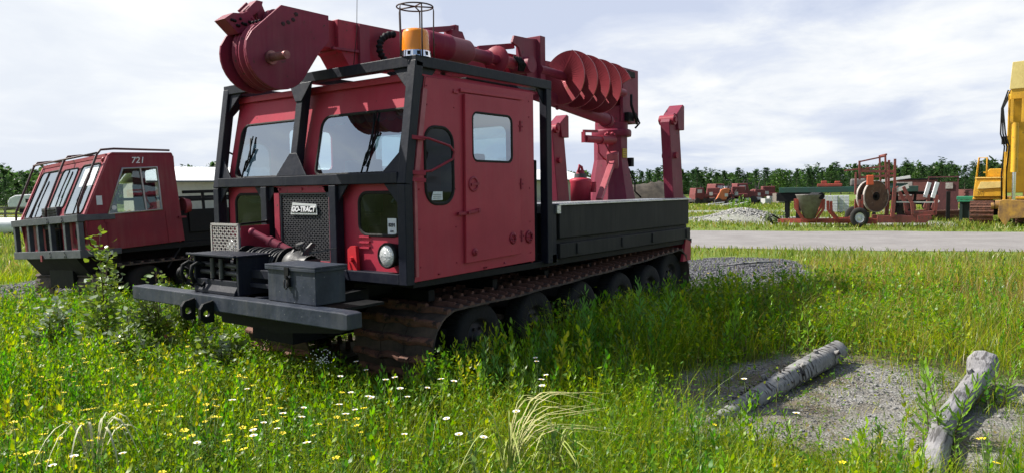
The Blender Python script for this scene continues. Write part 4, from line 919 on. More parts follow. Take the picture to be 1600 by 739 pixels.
# ---- rusty red stake truck and container to the right of the trailer
t = thing('stake_truck', 'old red-brown box truck body with white panels behind the trailer', 'truck'); P = t
m = MB(); m.box(-1.2,1.6,-1,1,.7,1.98); m.build('box_body', mat('brown_red_body', (.13,.045,.04), .8, 0, (.20,.07,.06), 2.5, .2), P, .04)
m = MB(); m.box(-1.15,-.1,-1.02,-1.0,1.0,1.85); m.build('white_panel', mat('chalky_panel', (.5,.48,.47), .7, 0, (.25,.18,.17), 4), P)
m = MB(); m.box(-1.25,1.65,-1.05,1.05,1.98,2.06); m.box(-1.2,1.6,-.8,.8,.45,.7)
for x in (-.6,1.0): m.cyl((x,-1.0,.42),(x,-.7,.42),.42,n=20); m.cyl((x,.7,.42),(x,1.0,.42),.42,n=20)
m.build('chassis', BLACK, P)
t.scale = (.8,.9,1); t.location = at(1426, 46); t.rotation_euler = (0,0,facing(1418))
t = thing('steel_bin', 'dark maroon open steel bin with corner posts right of the trailer fork', 'bin'); P = t
m = MB(); m.plate([(-1.2,.1),(1.2,.1),(1.2,1.9),(-1.2,1.9)], [], XZ, -.8, -.75); m.plate([(-1.2,.1),(1.2,.1),(1.2,1.9),(-1.2,1.9)], [], XZ, .75, .8); m.box(-1.2,-1.15,-.75,.75,.1,1.9); m.box(1.15,1.2,-.75,.75,.1,1.9); m.build('panel', mat('deep_maroon', (.07,.02,.025), .7, 0, (.12,.035,.04), 4), P)
m = MB()
for x in (-1.2,1.2): m.bar((x,-.8,0),(x,-.8,2.25),.10)
m.bar((-1.25,-.85,2.2),(1.25,-.85,2.2),.07); m.build('post', MATS['deep_maroon'], P)
m = MB(); m.box(.2,.8,-.86,-.81,1.5,1.85); m.build('sign_plate', mat('chalky_panel', (.5,.5,.5)), P)
t.scale = (.6,.8,.95); t.location = at(1472, 42); t.rotation_euler = (0,0,facing(1470))
m = MB(); q = random.Random(4)
for k in range(16): z = .08+.09*(k//4); y = q.uniform(-.6,.6); x = q.uniform(-.3,.3); m.bar((x-1.3,y,z),(x+1.3,y+q.uniform(-.1,.1),z+.02),.10,.09)
t = m.build('beam_pile', RUSTB); tag(t, 'stack of rusty steel beams lying in the grass left of the excavator', 'beams'); t.location = at(1490, 35.5); t.rotation_euler = (0,0,RZ+.05)
m = MB(); m.box(-.95,.95,-.5,.5,1.0,1.14); m.box(-.9,.6,-.5,-.45,.90,.99)
t = thing('green_platform', 'bright green flat steel platform left of the excavator', 'platform'); m.build('top', GRNB, t, .02)
m = MB(); m.box(-.8,-.65,-.3,.3,0,1.0); m.box(.5,.65,-.3,.3,0,1.0); m.box(-.7,.6,-.2,.2,.2,.9); m.build('stand', mat('dark_green_stand', (.01,.03,.025), .7), t); t.scale = (.75,.8,1); t.location = at(1524, 31.5); t.rotation_euler = (0,0,facing(1524))
m = MB(); m.tube([(-.25,0,.12),(-.2,0,.26),(0,0,.34),(.25,0,.30)], .07, 10); t = m.build('white_pipe_bend', WHITE); tag(t, 'short bent white pipe in the grass beside the green platform', 'pipe'); t.location = at(1510, 32.5); t.rotation_euler = (0,0,RZ)
# ---- excavator
t = thing('excavator', 'large yellow excavator with raised boom and rusty tracks at the right edge', 'excavator'); P = t
def exc_track(x0, x1):
    m = MB(); pts = [(-1.3+.42*math.cos(R_(-90-15*i)), .45+.42*math.sin(R_(-90-15*i))) for i in range(13)] + [(2.6+.42*math.cos(R_(90-15*i)), .45+.42*math.sin(R_(90-15*i))) for i in range(13)]
    ring = resample(pts, .15)
    for p, tt in ring:
        nr = Vector((-tt.z,0,tt.x)); a = p+nr*.02; m.bar((x0,a.x,a.z),(x1,a.x,a.z),.13,.05, up=Vector((0,nr.x,nr.z))); b_ = p+nr*.06; m.bar((x0,b_.x,b_.z),(x1,b_.x,b_.z),.03,.06, up=Vector((0,nr.x,nr.z)))
    m.box(x0+.15,x1-.15,-1.3,2.6,.15,.75); return m.build('track', RUST, P)
exc_track(-.55,.5); exc_track(1.45,2.5)
m = MB(); m.box(.3,1.6,0,1.4,.35,.95); m.build('undercarriage', BLACK, P)
m = MB(); m.prism([(-.42,1.12),(.90,1.12),(.90,1.95),(-.30,1.95),(-.42,1.35)], XZ, -.3, 2.9); m.prism([(.15,1.96),(.9,1.96),(.9,2.30),(.30,2.30),(.18,2.2)], XZ, .3, 2.9); m.box(-.45,2.4,-.2,3.0,1.0,1.11); m.box(1.9,3.2,-.3,2.9,1.12,2.3)
m.build('house', YEL, P, .03)
m = MB(); m.prism([(-.25,1.45),(.85,1.50),(.85,1.75),(-.1,1.75)], XZ, -.36, -.31); m.box(-.38,1.1,-.34,-.305,1.90,1.93); m.build('side_tray', YELP, P, .01)
text('decal', '317', .20, mat('decal_ink', (.15,.08,.01), .6), P, (-.1,-.315,1.28), (1,0,0), (0,0,1))
m = MB(); m.tube([(-.38,-.2,1.3),(-.20,-.2,2.76),(.16,-.2,2.76),(.16,-.2,2.0)], .045, 8); m.bar((.0,-.2,2.15),(.16,-.2,2.15),.06); m.build('hand_rail', YEL, P)
m = MB(); m.bar((1.5,-1.1,1.4),(1.5,-2.2,5.2),1.0,.8); m.prism([(1.05,4.9),(1.15,6.2),(2.1,6.25),(2.1,4.9)], XZ, -2.7, -1.7); m.build('boom', YEL, P, .03)
m = MB(); m.prism([(1.02,5.3),(1.12,6.32),(2.15,6.36),(2.15,5.3)], XZ, -2.75, -2.701); m.build('boom_top_plate', YELP, P, .01)
m = MB(); m.cyl((2.15,-2.9,3.6),(2.15,-2.6,5.0),.11,n=14) if False else m.cyl((1.30,-2.75,2.1),(1.30,-2.75,4.0),.15,n=18); m.bar((1.15,-2.8,4.0),(1.15,-2.8,4.9),.12); m.bar((1.6,-2.8,4.0),(1.6,-2.8,4.9),.12); m.bar((.92,-2.6,.5),(.92,-2.6,2.9),.10,.14); m.build('ram_cylinder', YEL, P, .01)
m = MB(); m.cyl((1.30,-2.75,.85),(1.30,-2.75,2.1),.085,n=14); m.build('ram_rod', CHROM, P)
m = MB(); m.prism([(.72,1.0),(.9,1.05),(2.0,1.0),(2.0,.35),(1.2,.3),(1.0,-.02),(.68,.4)], XZ, -2.9, -2.0); m.cyl((.55,-2.6,.85),(.8,-2.6,.85),.17,n=16); m.cyl((.38,-2.6,.8),(.52,-2.6,.8),.12,n=16); m.build('bucket', mat('bucket_yellow', (.45,.24,.04), .7, 0, (.16,.09,.05), 3, .3), P, .02)
m = MB()
for dx in (0,.10,.2): m.tube([(.98+dx,-2.3,5.3),(.72+dx*.3,-2.5,4.6),(.70+dx,-2.6,3.6),(.88+dx,-2.6,3.1),(.78+dx,-2.6,2.0),(.82+dx,-2.5,1.0)], .035, 6)
m.box(.75,1.0,-2.6,-2.3,3.2,3.5); m.build('hose', BLACK, P)
t.scale = (.78,.9,1); t.location = at(1534, 31); t.rotation_euler = (0,0,facing(1540))
# ---- junk row across the yard
JR = mat('junk_red', (.20,.04,.04), .7, 0, (.14,.04,.04), 2.5, .2); JD = mat('junk_dark', (.03,.03,.032), .8, 0, (.07,.05,.045), 4, .2); JO = mat('junk_orange', (.60,.16,.05), .6, 0, (.40,.12,.06), 3)
def junk_machine(kind, seed):
    q = random.Random(seed); t = thing('yard_machine', '', 'machine')
    body = JR if kind != 'orange' else JO
    m = MB()
    if kind == 'cab': m.prism([(-.8,.5),(.8,.5),(.8,1.0),(.3,1.05),(.15,1.65),(-.7,1.65),(-.8,1.0)], XZ, -.6, .6)
    elif kind == 'orange': m.prism([(-.9,.3),(-.3,1.5),(.2,1.62),(.5,1.5),(.1,.3)], XZ, -.5, .5)
    else: m.box(-1.1,1.1,-.6,.6,.65,.95); m.box(-.2,.9,-.5,.5,.95,1.4+q.random()*.3); m.box(-1.0,-.6,-.5,.5,.95,1.3)
    m.build('body', body, t, .05)
    m = MB()
    for x in (-.55,.6):
        for y in (-.65,.45): m.cyl((x,y,.33),(x,y+.2,.33),.33,n=16)
    m.box(-.9,.95,-.5,.5,.28,.52)
    for k in range(4): x = q.uniform(-.9,.9); m.bar((x,q.uniform(-.5,.5),.6),(x+q.uniform(-.5,.5),0,q.uniform(1.2,2.0)),.06)
    m.build('running_gear', JD, t)
    m = MB(); m.box(-.55,-.05,-.62,-.605,1.15,1.5) if kind == 'cab' else m.box(.0,.3,-.63,-.61,.8,1.1); m.box(.9,1.3,-.55,.2,.35,.55); m.build('pale_panel', mat('pale_panel', (.5,.5,.5), .6), t)
    return t
jl = [(1092,'cab',73,'small red tracked cab, first of the scrap row from the turret side'),(1108,'low',73,'low red machine second in the scrap row beyond the field'),(1122,'cab',75,'dark red cab beside the orange hood in the scrap row'),(1131,'orange',70,'orange rounded hood machine in the scrap row'),(1146,'low',71,'red machine with upright rods right of the orange hood'),(1160,'cab',72,'red machine with pale stripe near the middle of the scrap row'),(1178,'low',74,'dark red low machine at the right part of the scrap row'),(1193,'low',76,'small red machine next to the grey crate in the scrap row')]
for i, (px, kd, D, lb) in enumerate(jl):
    t = junk_machine(kd, i*7+1); t['label'] = lb; t['group'] = 'scrap machines beyond the field'; t.location = at(px, D); t.rotation_euler = (0,0,RZ+random.Random(i).uniform(-.4,.4)); sc = 1.0+.12*(i%3); t.scale = (sc, sc, sc)
for i, (px, D, s, lb, mm) in enumerate([(1207,72,.8,'grey crate at the right end of the scrap row','pale_panel'),(1221,70,1.1,'timber crate beside the black legs of the green flatbed','weathered_wood'),(1196,70,.6,'small pale crate in front of the scrap row','pale_panel'),(1500,60,1.3,'red-brown crate among the scrap left of the excavator','brown_red_body'),(1530,58,1.2,'dark crate just left of the excavator cab','deep_maroon')]):
    m = MB(); m.box(-s*.6,s*.6,-s*.5,s*.5,0,s*.14); 
    for k in range(4): m.box(-s*.6,s*.6,-s*.52,-s*.46,s*(.18+.2*k),s*(.33+.2*k)); m.box(-s*.6,s*.6,s*.46,s*.52,s*(.18+.2*k),s*(.33+.2*k))
    for x in (-.55,.55): m.box(s*(x-.05),s*(x+.05),-s*.45,s*.45,s*.15,s*.95)
    m.box(-s*.5,s*.5,-s*.42,s*.42,s*.15,s*.8)
    t = m.build('crate', MATS[mm]); tag(t, lb, 'crate', 'crates in the far yard'); t.location = at(px, D); t.rotation_euler = (0,0,RZ+.2*i)
t = thing('lifting_frame', 'dark boom arm with a pale head rising over the scrap row', 'crane')
m = MB(); m.bar((-1.6,0,1.7),(.9,0,2.05),.12,.16); m.bar((.2,0,.1),(.3,0,1.9),.16); m.bar((-1.2,0,.1),(.1,0,1.5),.1); m.build('arm', JD, t); m = MB(); m.box(-1.9,-1.3,-.1,.1,1.6,1.8); m.build('head', WHITE, t); t.location = at(1160, 74); t.rotation_euler = (0,0,RZ)
for i, (px, D) in enumerate([(1118,66),(1138,64),(1160,66)]):
    m = MB(); m.box(-.8,.8,-.3,.3,0,.16); m.bar((-.7,-.2,.2),(.8,.1,.34),.2,.06); t = m.build('scrap_sheet', MATS['pale_panel'], None, .02); tag(t, ['pale scrap sheet lying before the red cabs','pale scrap sheet lying before the orange hood','pale scrap sheet lying before the boom arm'][i], 'scrap sheet', 'pale scrap sheets in the grass'); t.location = at(px, D); t.rotation_euler = (0,0,RZ+.3*i)

# ---- logs
def log(name, label, spine, radii, mt, seed, knots=()):
    q = np.random.default_rng(seed); n = 26; rows = []; sp = [Vector(p) for p in spine]
    # resample spine
    P2 = []; R2 = []
    for i in range(len(sp)-1):
        for k in range(8): t = k/8; P2.append(sp[i].lerp(sp[i+1], t)); R2.append(radii[i]*(1-t)+radii[i+1]*t)
    P2.append(sp[-1]); R2.append(radii[-1])
    ph = q.uniform(0, 6.28, 6); vs = []
    for i, (p, r) in enumerate(zip(P2, R2)):
        a = P2[max(i-1,0)]; b = P2[min(i+1,len(P2)-1)]; t = (b-a).normalized(); u = t.cross(Vector((0,0,1))).normalized(); w_ = u.cross(t)
        for j in range(n):
            th = 2*math.pi*j/n; s = 1+.05*math.sin(2*th+ph[0]+i*.12)+.035*math.sin(5*th+ph[1]+i*.3)+.03*math.sin(9*th+ph[2]+i*.1)+q.uniform(-.018,.018)
            vs.append(p+(u*math.cos(th)+w_*math.sin(th))*r*s)
    m = MB(); k = len(P2); m.add(vs, [(i*n+j, i*n+(j+1)%n, (i+1)*n+(j+1)%n, (i+1)*n+j) for i in range(k-1) for j in range(n)], True)
    m.add(vs[:n], [tuple(range(n))]); m.add(vs[-n:], [tuple(range(n))])
    for (i, th, l) in knots:
        p = P2[i]; t = (P2[min(i+1,k-1)]-P2[i-1]).normalized(); u = t.cross(Vector((0,0,1))).normalized(); w_ = u.cross(t); d = u*math.cos(th)+w_*math.sin(th); m.cyl(p+d*R2[i]*.8, p+d*(R2[i]+l)+t*.02, .03, .018, n=9)
    o = m.build(name, mt); tag(o, label, 'log', 'weathered logs on the gravel'); return o
def barkmat(name, c1, c2, c3, crack):
    m = bpy.data.materials.new(name); m.use_nodes = True; nt = m.node_tree; N = nt.nodes.new; L = nt.links.new; b = nt.nodes['Principled BSDF']; b.inputs['Roughness'].default_value = .85
    tc = N('ShaderNodeTexCoord'); mp = N('ShaderNodeMapping'); mp.inputs['Scale'].default_value = (1.2,1,1); mp.inputs['Rotation'].default_value = (0,0,0); L(tc.outputs['Object'], mp.inputs[0])
    n1 = N('ShaderNodeTexNoise'); n1.inputs['Scale'].default_value = 5; n1.inputs['Detail'].default_value = 9; n1.inputs['Roughness'].default_value = .7; L(mp.outputs[0], n1.inputs['Vector'])
    r = N('ShaderNodeValToRGB'); r.color_ramp.elements[0].position = .38; r.color_ramp.elements[0].color = (*c1,1); r.color_ramp.elements[1].position = .62; r.color_ramp.elements[1].color = (*c2,1); L(n1.outputs[0], r.inputs[0])
    mp2 = N('ShaderNodeMapping'); mp2.inputs['Scale'].default_value = crack; L(tc.outputs['Object'], mp2.inputs[0])
    n2 = N('ShaderNodeTexNoise'); n2.inputs['Scale'].default_value = 9; n2.inputs['Detail'].default_value = 6; L(mp2.outputs[0], n2.inputs['Vector'])
    r2 = N('ShaderNodeValToRGB'); r2.color_ramp.elements[0].position = .54; r2.color_ramp.elements[1].position = .60; L(n2.outputs[0], r2.inputs[0])
    mx = N('ShaderNodeMix'); mx.data_type = 'RGBA'; L(r2.outputs[0], mx.inputs[0]); L(r.outputs[0], mx.inputs[6]); mx.inputs[7].default_value = (*c3,1); L(mx.outputs[2], b.inputs['Base Color'])
    bp = N('ShaderNodeBump'); bp.inputs['Strength'].default_value = .7; bp.inputs['Distance'].default_value = .02; L(n2.outputs[0], bp.inputs['Height']); L(bp.outputs[0], b.inputs['Normal']); MATS[name] = m; return m
BARK1 = barkmat('peeling_grey_wood', (.30,.295,.285), (.17,.165,.16), (.030,.026,.024), (3.2,1.0,1.0))
BARK2 = barkmat('bleached_driftwood', (.29,.28,.285), (.16,.155,.16), (.08,.075,.075), (.35,5,5))
l1 = log('log', 'straight grey log with dark flaking bark, the left one of the two on the gravel', [(3.26,-2.42,.04),(2.8,-2.38,.03),(2.1,-2.30,.01),(1.4,-2.22,-.02),(.80,-2.13,-.05)], [.102,.098,.088,.065,.035], BARK1, 1, ((5,2.6,.05),(14,2.2,.05),(20,1.2,.05),(9,1.6,.03)))
l2 = log('log', 'curved bleached log with a flat sawn end, right one of the two', [(3.08,-3.60,.12),(2.7,-3.60,.08),(2.2,-3.54,.03),(1.5,-3.48,.0),(.7,-3.52,-.02),(.1,-3.58,-.03)], [.112,.084,.076,.072,.07,.065], BARK2, 2, ((10,1.2,.03),))
m = MB(); qf = random.Random(9)                            # dark bark still clinging to the lower part of the left log
for k in range(46):
    t_ = qf.uniform(.42,1.0); x_ = 3.26-2.46*t_; y_ = -2.42+.29*t_; r_ = .115-.07*t_*t_; a_ = qf.uniform(.1,3.0); z0 = .04-.09*t_; c_ = Vector((x_, y_+r_*math.cos(a_), z0+r_*math.sin(a_))); s_ = qf.uniform(.02,.045)
    m.add([c_+Vector((qf.uniform(-s_,s_), qf.uniform(-s_,s_)*.6, qf.uniform(-.3*s_,s_*.7))) for _ in range(4)]+[c_*1.0], [(0,1,2),(0,2,3),(1,2,3),(0,1,4),(2,3,4)])
bf = m.build('bark_flakes', mat('black_bark', (.022,.019,.018), .95, 0, (.06,.05,.045), 30), recalc=False); put(bf, l1)
m = MB(); pts = [(9.3,1.0,.13),(9.8,.72,.15),(10.2,.58,.145),(10.6,.35,.13)]; m.tube(pts, [.012,.022,.024,.016], 8); m.tube([(9.9,.69,.15),(10.1,.5,.16)], [.014,.008], 6); t = m.build('fallen_branch', BARK1); tag(t, 'thin bare grey branch lying on the dark gravel heap', 'branch')
# ================================================================== ground, gravel, road
def lat(seed, n=256): return np.random.default_rng(seed).random((n, n))
LAT = [lat(s) for s in range(6)]
def vn(x, y, scale, seed=0):
    L = LAT[seed]; n = L.shape[0]; u = np.asarray(x)*scale+97.3; v = np.asarray(y)*scale+41.7
    i = np.floor(u).astype(int); j = np.floor(v).astype(int); a = u-i; b = v-j; a = a*a*(3-2*a); b = b*b*(3-2*b)
    g = lambda p, q: L[p % n, q % n]
    return (g(i,j)*(1-a)+g(i+1,j)*a)*(1-b)+(g(i,j+1)*(1-a)+g(i+1,j+1)*a)*b
def fb(x, y, scale, seed=0): return (vn(x,y,scale,seed)+.5*vn(x,y,scale*2.1,(seed+1)%6)+.25*vn(x,y,scale*4.3,(seed+2)%6))/1.75
def inpoly(x, y, poly):
    c = np.zeros(np.shape(x), bool); n = len(poly)
    for k in range(n):
        x1, y1 = poly[k]; x2, y2 = poly[(k+1) % n]
        if y1 == y2: continue
        c ^= ((y1 > y) != (y2 > y)) & (x < (x2-x1)*(y-y1)/(y2-y1)+x1)
    return c
PA = [(.45,-1.75),(1.6,-1.35),(2.7,-1.55),(3.3,-1.86),(3.65,-2.2),(3.5,-2.7),(3.45,-3.1),(3.35,-3.5),(3.4,-4.4),(1.4,-4.6),(0.6,-3.6),(.45,-2.9),(.6,-2.5),(.3,-1.95)]
PB = [(11.9,2.9),(13.3,2.1),(12.6,.35),(8.6,-.95),(5.8,-1.0),(5.9,.6),(8.5,2.0)]
PC = [(.6,11.4),(1.9,12.4),(2.6,9.6),(2.6,7.4),(.9,7.0),(.2,8.6)]
PD = [(33,12.5),(29.2,9.0),(28.6,5.6),(31,-1.5),(36,1.5),(37.2,8.4),(41.5,12.4)]
def jit(x, y): return x+(fb(x,y,2.2,3)-.5)*.7, y+(fb(x,y,2.2,4)-.5)*.7
def soft(x, y, poly, k=0.0):
    jx, jy = jit(x, y); s = 0
    for dx, dy in ((0,0),(.1,0),(-.1,0),(0,.1),(0,-.1)): s = s+inpoly(jx+dx, jy+dy, poly)*.2
    return s
def road_c(y): return 20.4-.30*(y-2.0)+.012*np.maximum(y-9, 0)**2
def road_d(x, y): return x-road_c(y)                       # signed distance along x from the centre line
def zground(x, y):
    z = G+.05*(fb(x,y,.35,2)-.5)*np.clip(np.hypot(x-2.6,y-1.3)/6-.4,0,1)
    z = z+.16*np.exp(-(((x-9.7)/2.6)**2+((y-1.0)/1.3)**2)) + .12*np.exp(-(((x-1.6)/1.2)**2+((y-9.8)/1.8)**2))
    cx, cy = at(1160, 38).x, at(1160, 38).y
    z = z+.55*np.exp(-(((x-cx)/1.6)**2+((y-cy)/1.6)**2))
    return z+np.maximum(PA_ := soft(x,y,PA),0)*(fb(x,y,9,5)-.5)*.03
def grid_axis(c, fine, step, far):
    a = list(np.arange(c-fine, c+fine, step)); s = step; x = c+fine; out = []
    while x < far: out.append(x); s *= 1.09; x += s
    neg = [2*c-v for v in out[::-1]]
    return np.array(neg+a+out)
gx = grid_axis(4, 9, .10, 1600); gy = grid_axis(2, 10, .10, 1600)
X, Y = np.meshgrid(gx, gy, indexing='ij'); Z = zground(X, Y)
nx, ny = X.shape; V = np.stack([X, Y, Z], -1).reshape(-1, 3)
I = np.arange(nx*ny).reshape(nx, ny); F = np.stack([I[:-1,:-1], I[1:,:-1], I[1:,1:], I[:-1,1:]], -1).reshape(-1, 4)
def np_mesh(name, V, F, m, col=None, smooth=False, corners=None):
    k = F.shape[1]; me = bpy.data.meshes.new(name); me.vertices.add(len(V)); me.vertices.foreach_set('co', V.astype(np.float32).ravel())
    me.loops.add(F.size); me.loops.foreach_set('vertex_index', F.astype(np.int32).ravel()); me.polygons.add(len(F))
    me.polygons.foreach_set('loop_start', (np.arange(len(F))*k).astype(np.int32)); me.polygons.foreach_set('loop_total', np.full(len(F), k, np.int32))
    if smooth: me.polygons.foreach_set('use_smooth', np.ones(len(F), bool))
    me.update(calc_edges=True)
    if col is not None:
        a = me.color_attributes.new('tint', 'FLOAT_COLOR', 'POINT'); c = np.ones((len(V), 4), np.float32); c[:, :col.shape[1]] = col; a.data.foreach_set('color', c.ravel())
    me.materials.append(m); o = bpy.data.objects.new(name, me); C.objects.link(o); return o
ga = np.clip(soft(X,Y,PA), 0, 1); gb = np.clip(soft(X,Y,PB)+soft(X,Y,PC), 0, 1); gd = soft(X,Y,PD)
cx, cy = at(1160,38).x, at(1160,38).y; gd = np.maximum(gd, np.exp(-(((X-cx)/2.0)**2+((Y-cy)/2.0)**2)) > .35)
cx, cy = at(1012,95).x, at(1012,95).y; ge = (np.exp(-((((X-cx)*RT.x+(Y-cy)*RT.y)/4.6)**4+(((X-cx)*FW.x+(Y-cy)*FW.y)/4)**4)) > .3)*1.0
rdv = road_d(X,Y); path2 = ((np.abs(X-45.5+.42*(Y-13)-(fb(X,Y,.3,1)-.5)*3) < 3.0)*1.0)
gm = bpy.data.materials.new('meadow_soil'); gm.use_nodes = True
def ground_mat():
    nt = gm.node_tree; N = nt.nodes.new; L = nt.links.new; b = nt.nodes['Principled BSDF']; b.inputs['Roughness'].default_value = .95; b.inputs['Specular IOR Level'].default_value = .2
    at_ = N('ShaderNodeAttribute'); at_.attribute_name = 'tint'; sp = N('ShaderNodeSeparateColor'); L(at_.outputs['Color'], sp.inputs[0]); geo = N('ShaderNodeNewGeometry')
    def nz(s, d=8, r=.65):
        n = N('ShaderNodeTexNoise'); n.inputs['Scale'].default_value = s; n.inputs['Detail'].default_value = d; n.inputs['Roughness'].default_value = r; L(geo.outputs['Position'], n.inputs['Vector']); return n.outputs[0]
    def rp(v, *st):
        r = N('ShaderNodeValToRGB'); e = r.color_ramp.elements
        while len(e) < len(st): e.new(.5)
        for el, (p, c) in zip(e, st): el.position = p; el.color = (*c, 1)
        L(v, r.inputs[0]); return r.outputs[0]
    def mx(f, a, c):
        m = N('ShaderNodeMix'); m.data_type = 'RGBA'; L(f, m.inputs[0]); L(a, m.inputs[6]); L(c, m.inputs[7]); return m.outputs[2]
    vor = N('ShaderNodeTexVoronoi'); vor.inputs['Scale'].default_value = 55; L(geo.outputs['Position'], vor.inputs['Vector'])
    vs = N('ShaderNodeSeparateColor'); L(vor.outputs['Color'], vs.inputs[0])
    grass = mx(nz(.35), rp(nz(3.5), (.3,(.07,.12,.018)), (.5,(.13,.19,.032)), (.7,(.22,.23,.06))), rp(nz(8), (.3,(.09,.14,.02)), (.7,(.20,.25,.05))))
    light = rp(vs.outputs[0], (0,(.14,.135,.13)), (.5,(.22,.215,.205)), (1,(.36,.355,.345))); light = mx(rp(nz(1.5), (.42,(.15,.15,.15)), (.58,(.9,.9,.9))), light, rp(nz(14), (.35,(.07,.055,.038)), (.5,(.13,.105,.07)), (.65,(.12,.13,.045))))
    dark = rp(vs.outputs[1], (0,(.07,.07,.08)), (.6,(.14,.14,.155)), (1,(.26,.26,.27)))
    far = rp(nz(5), (.35,(.24,.235,.23)), (.65,(.36,.35,.335)))
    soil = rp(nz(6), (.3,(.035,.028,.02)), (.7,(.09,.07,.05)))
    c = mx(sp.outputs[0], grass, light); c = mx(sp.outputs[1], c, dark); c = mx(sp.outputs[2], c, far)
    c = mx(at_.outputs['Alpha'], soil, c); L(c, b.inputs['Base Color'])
    bp = N('ShaderNodeBump'); bp.inputs['Strength'].default_value = .8; bp.inputs['Distance'].default_value = .015; L(vor.outputs['Distance'], bp.inputs['Height']); L(bp.outputs[0], b.inputs['Normal'])
ground_mat()
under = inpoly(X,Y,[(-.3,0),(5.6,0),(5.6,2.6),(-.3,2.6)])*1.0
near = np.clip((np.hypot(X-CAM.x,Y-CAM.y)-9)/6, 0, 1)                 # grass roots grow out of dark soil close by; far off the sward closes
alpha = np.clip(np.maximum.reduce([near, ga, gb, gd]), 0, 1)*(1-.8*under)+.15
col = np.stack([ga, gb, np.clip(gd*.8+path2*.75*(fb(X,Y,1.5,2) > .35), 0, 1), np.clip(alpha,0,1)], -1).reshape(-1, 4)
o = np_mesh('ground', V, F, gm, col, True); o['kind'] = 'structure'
# road: one gravelled concrete-grey sheet with slightly uneven edges
ys = np.arange(-160, 60, .5); rows = []
for yv in ys:
    c_ = float(road_c(yv)); e1 = 4.35+.25*float(vn(yv,1,.8,1)); e2 = 4.35+.25*float(vn(yv,9,.8,2))
    rows.append([(c_-e1, yv), (c_-2.9, yv), (c_, yv), (c_+2.9, yv), (c_+e2, yv)])
rv = np.array(rows); zz = zground(rv[...,0], rv[...,1]); zz = np.maximum(zz, G-.02)+.02+np.array([-.012,.03,.05,.03,-.012])
V2 = np.concatenate([rv, zz[...,None]], -1).reshape(-1,3); I = np.arange(len(V2)).reshape(len(ys),5); F2 = np.stack([I[:-1,:-1], I[:-1,1:], I[1:,1:], I[1:,:-1]], -1).reshape(-1,4)
rmt = mat('road_surface', (.19,.175,.17), .9, 0, (.25,.235,.228), .9, .3, 40, object_space=False, speck=((.20,.19,.18), 5, .60))
o = np_mesh('road', V2, F2, rmt, None, True); o['kind'] = 'structure'

# dark soil heap behind the turret
nu, nv = 40, 16; U, Vv = np.meshgrid(np.linspace(-1,1,nu), np.linspace(-1,1,nv), indexing='ij'); hh_ = 2.3*np.clip(1-U**4,0,1)*np.clip(1-Vv**2,0,1)*(.75+.5*fb(U*3+5,Vv*3,1.3,2)); c0 = at(1016, 88)
Vh = np.stack([c0.x+RT.x*U*4.4+FW.x*Vv*3, c0.y+RT.y*U*4.4+FW.y*Vv*3, G-.05+hh_], -1).reshape(-1,3); I = np.arange(nu*nv).reshape(nu,nv)
o = np_mesh('soil_heap', Vh, np.stack([I[:-1,:-1], I[1:,:-1], I[1:,1:], I[:-1,1:]], -1).reshape(-1,4), mat('dark_soil', (.035,.028,.022), .95, 0, (.08,.065,.05), 1.5, .5, 3), None, False); tag(o, 'dark bare soil heap seen between the turret and the rear outrigger', 'soil heap')
# ---- loose stones
def ico():
    t = (1+5**.5)/2; v = np.array([(-1,t,0),(1,t,0),(-1,-t,0),(1,-t,0),(0,-1,t),(0,1,t),(0,-1,-t),(0,1,-t),(t,0,-1),(t,0,1),(-t,0,-1),(-t,0,1)])/1.9
    f = np.array([(0,11,5),(0,5,1),(0,1,7),(0,7,10),(0,10,11),(1,5,9),(5,11,4),(11,10,2),(10,7,6),(7,1,8),(3,9,4),(3,4,2),(3,2,6),(3,6,8),(3,8,9),(4,9,5),(2,4,11),(6,2,10),(8,6,7),(9,8,1)]); return v, f
IV, IF = ico()
def stones(name, x, y, size, c0, c1, label):
    n = len(x); z = zground(x, y); s = size[:,None,None]*RNG.uniform(.6,1.25,(n,12,1)); a = RNG.uniform(0,6.28,n); ca, sa = np.cos(a)[:,None], np.sin(a)[:,None]
    P_ = np.repeat(IV[None], n, 0)*s*np.array([1,.8,.6]); Q = P_.copy(); Q[...,0] = P_[...,0]*ca-P_[...,1]*sa; Q[...,1] = P_[...,0]*sa+P_[...,1]*ca
    Q += np.stack([x, y, z+size*.2], -1)[:,None]; F_ = (IF[None]+12*np.arange(n)[:,None,None]).reshape(-1,3); t = RNG.random((n,1))**1.5; c = np.array(c0)*(1-t)+np.array(c1)*t
    return np_mesh(name, Q.reshape(-1,3), F_, STONEM, np.repeat(c, 12, 0))
def attr_mat(name, rough, trans=0.0, gloss=0.0, groug=.4):
    m = bpy.data.materials.new(name); m.use_nodes = True; nt = m.node_tree; nt.nodes.clear(); N = nt.nodes.new; L = nt.links.new; o = N('ShaderNodeOutputMaterial'); a = N('ShaderNodeAttribute'); a.attribute_name = 'tint'
    d = N('ShaderNodeBsdfDiffuse'); L(a.outputs['Color'], d.inputs[0]); sh = d.outputs[0]
    if trans:
        t = N('ShaderNodeBsdfTranslucent'); hs = N('ShaderNodeHueSaturation'); hs.inputs['Value'].default_value = 1.25; hs.inputs['Saturation'].default_value = 1.1; L(a.outputs['Color'], hs.inputs['Color']); L(hs.outputs[0], t.inputs[0])
        x = N('ShaderNodeMixShader'); x.inputs[0].default_value = trans; L(sh, x.inputs[1]); L(t.outputs[0], x.inputs[2]); sh = x.outputs[0]
    if gloss:
        g = N('ShaderNodeBsdfGlossy'); g.inputs['Roughness'].default_value = groug; x = N('ShaderNodeMixShader'); x.inputs[0].default_value = gloss; L(sh, x.inputs[1]); L(g.outputs[0], x.inputs[2]); sh = x.outputs[0]
    L(sh, o.inputs[0]); return m
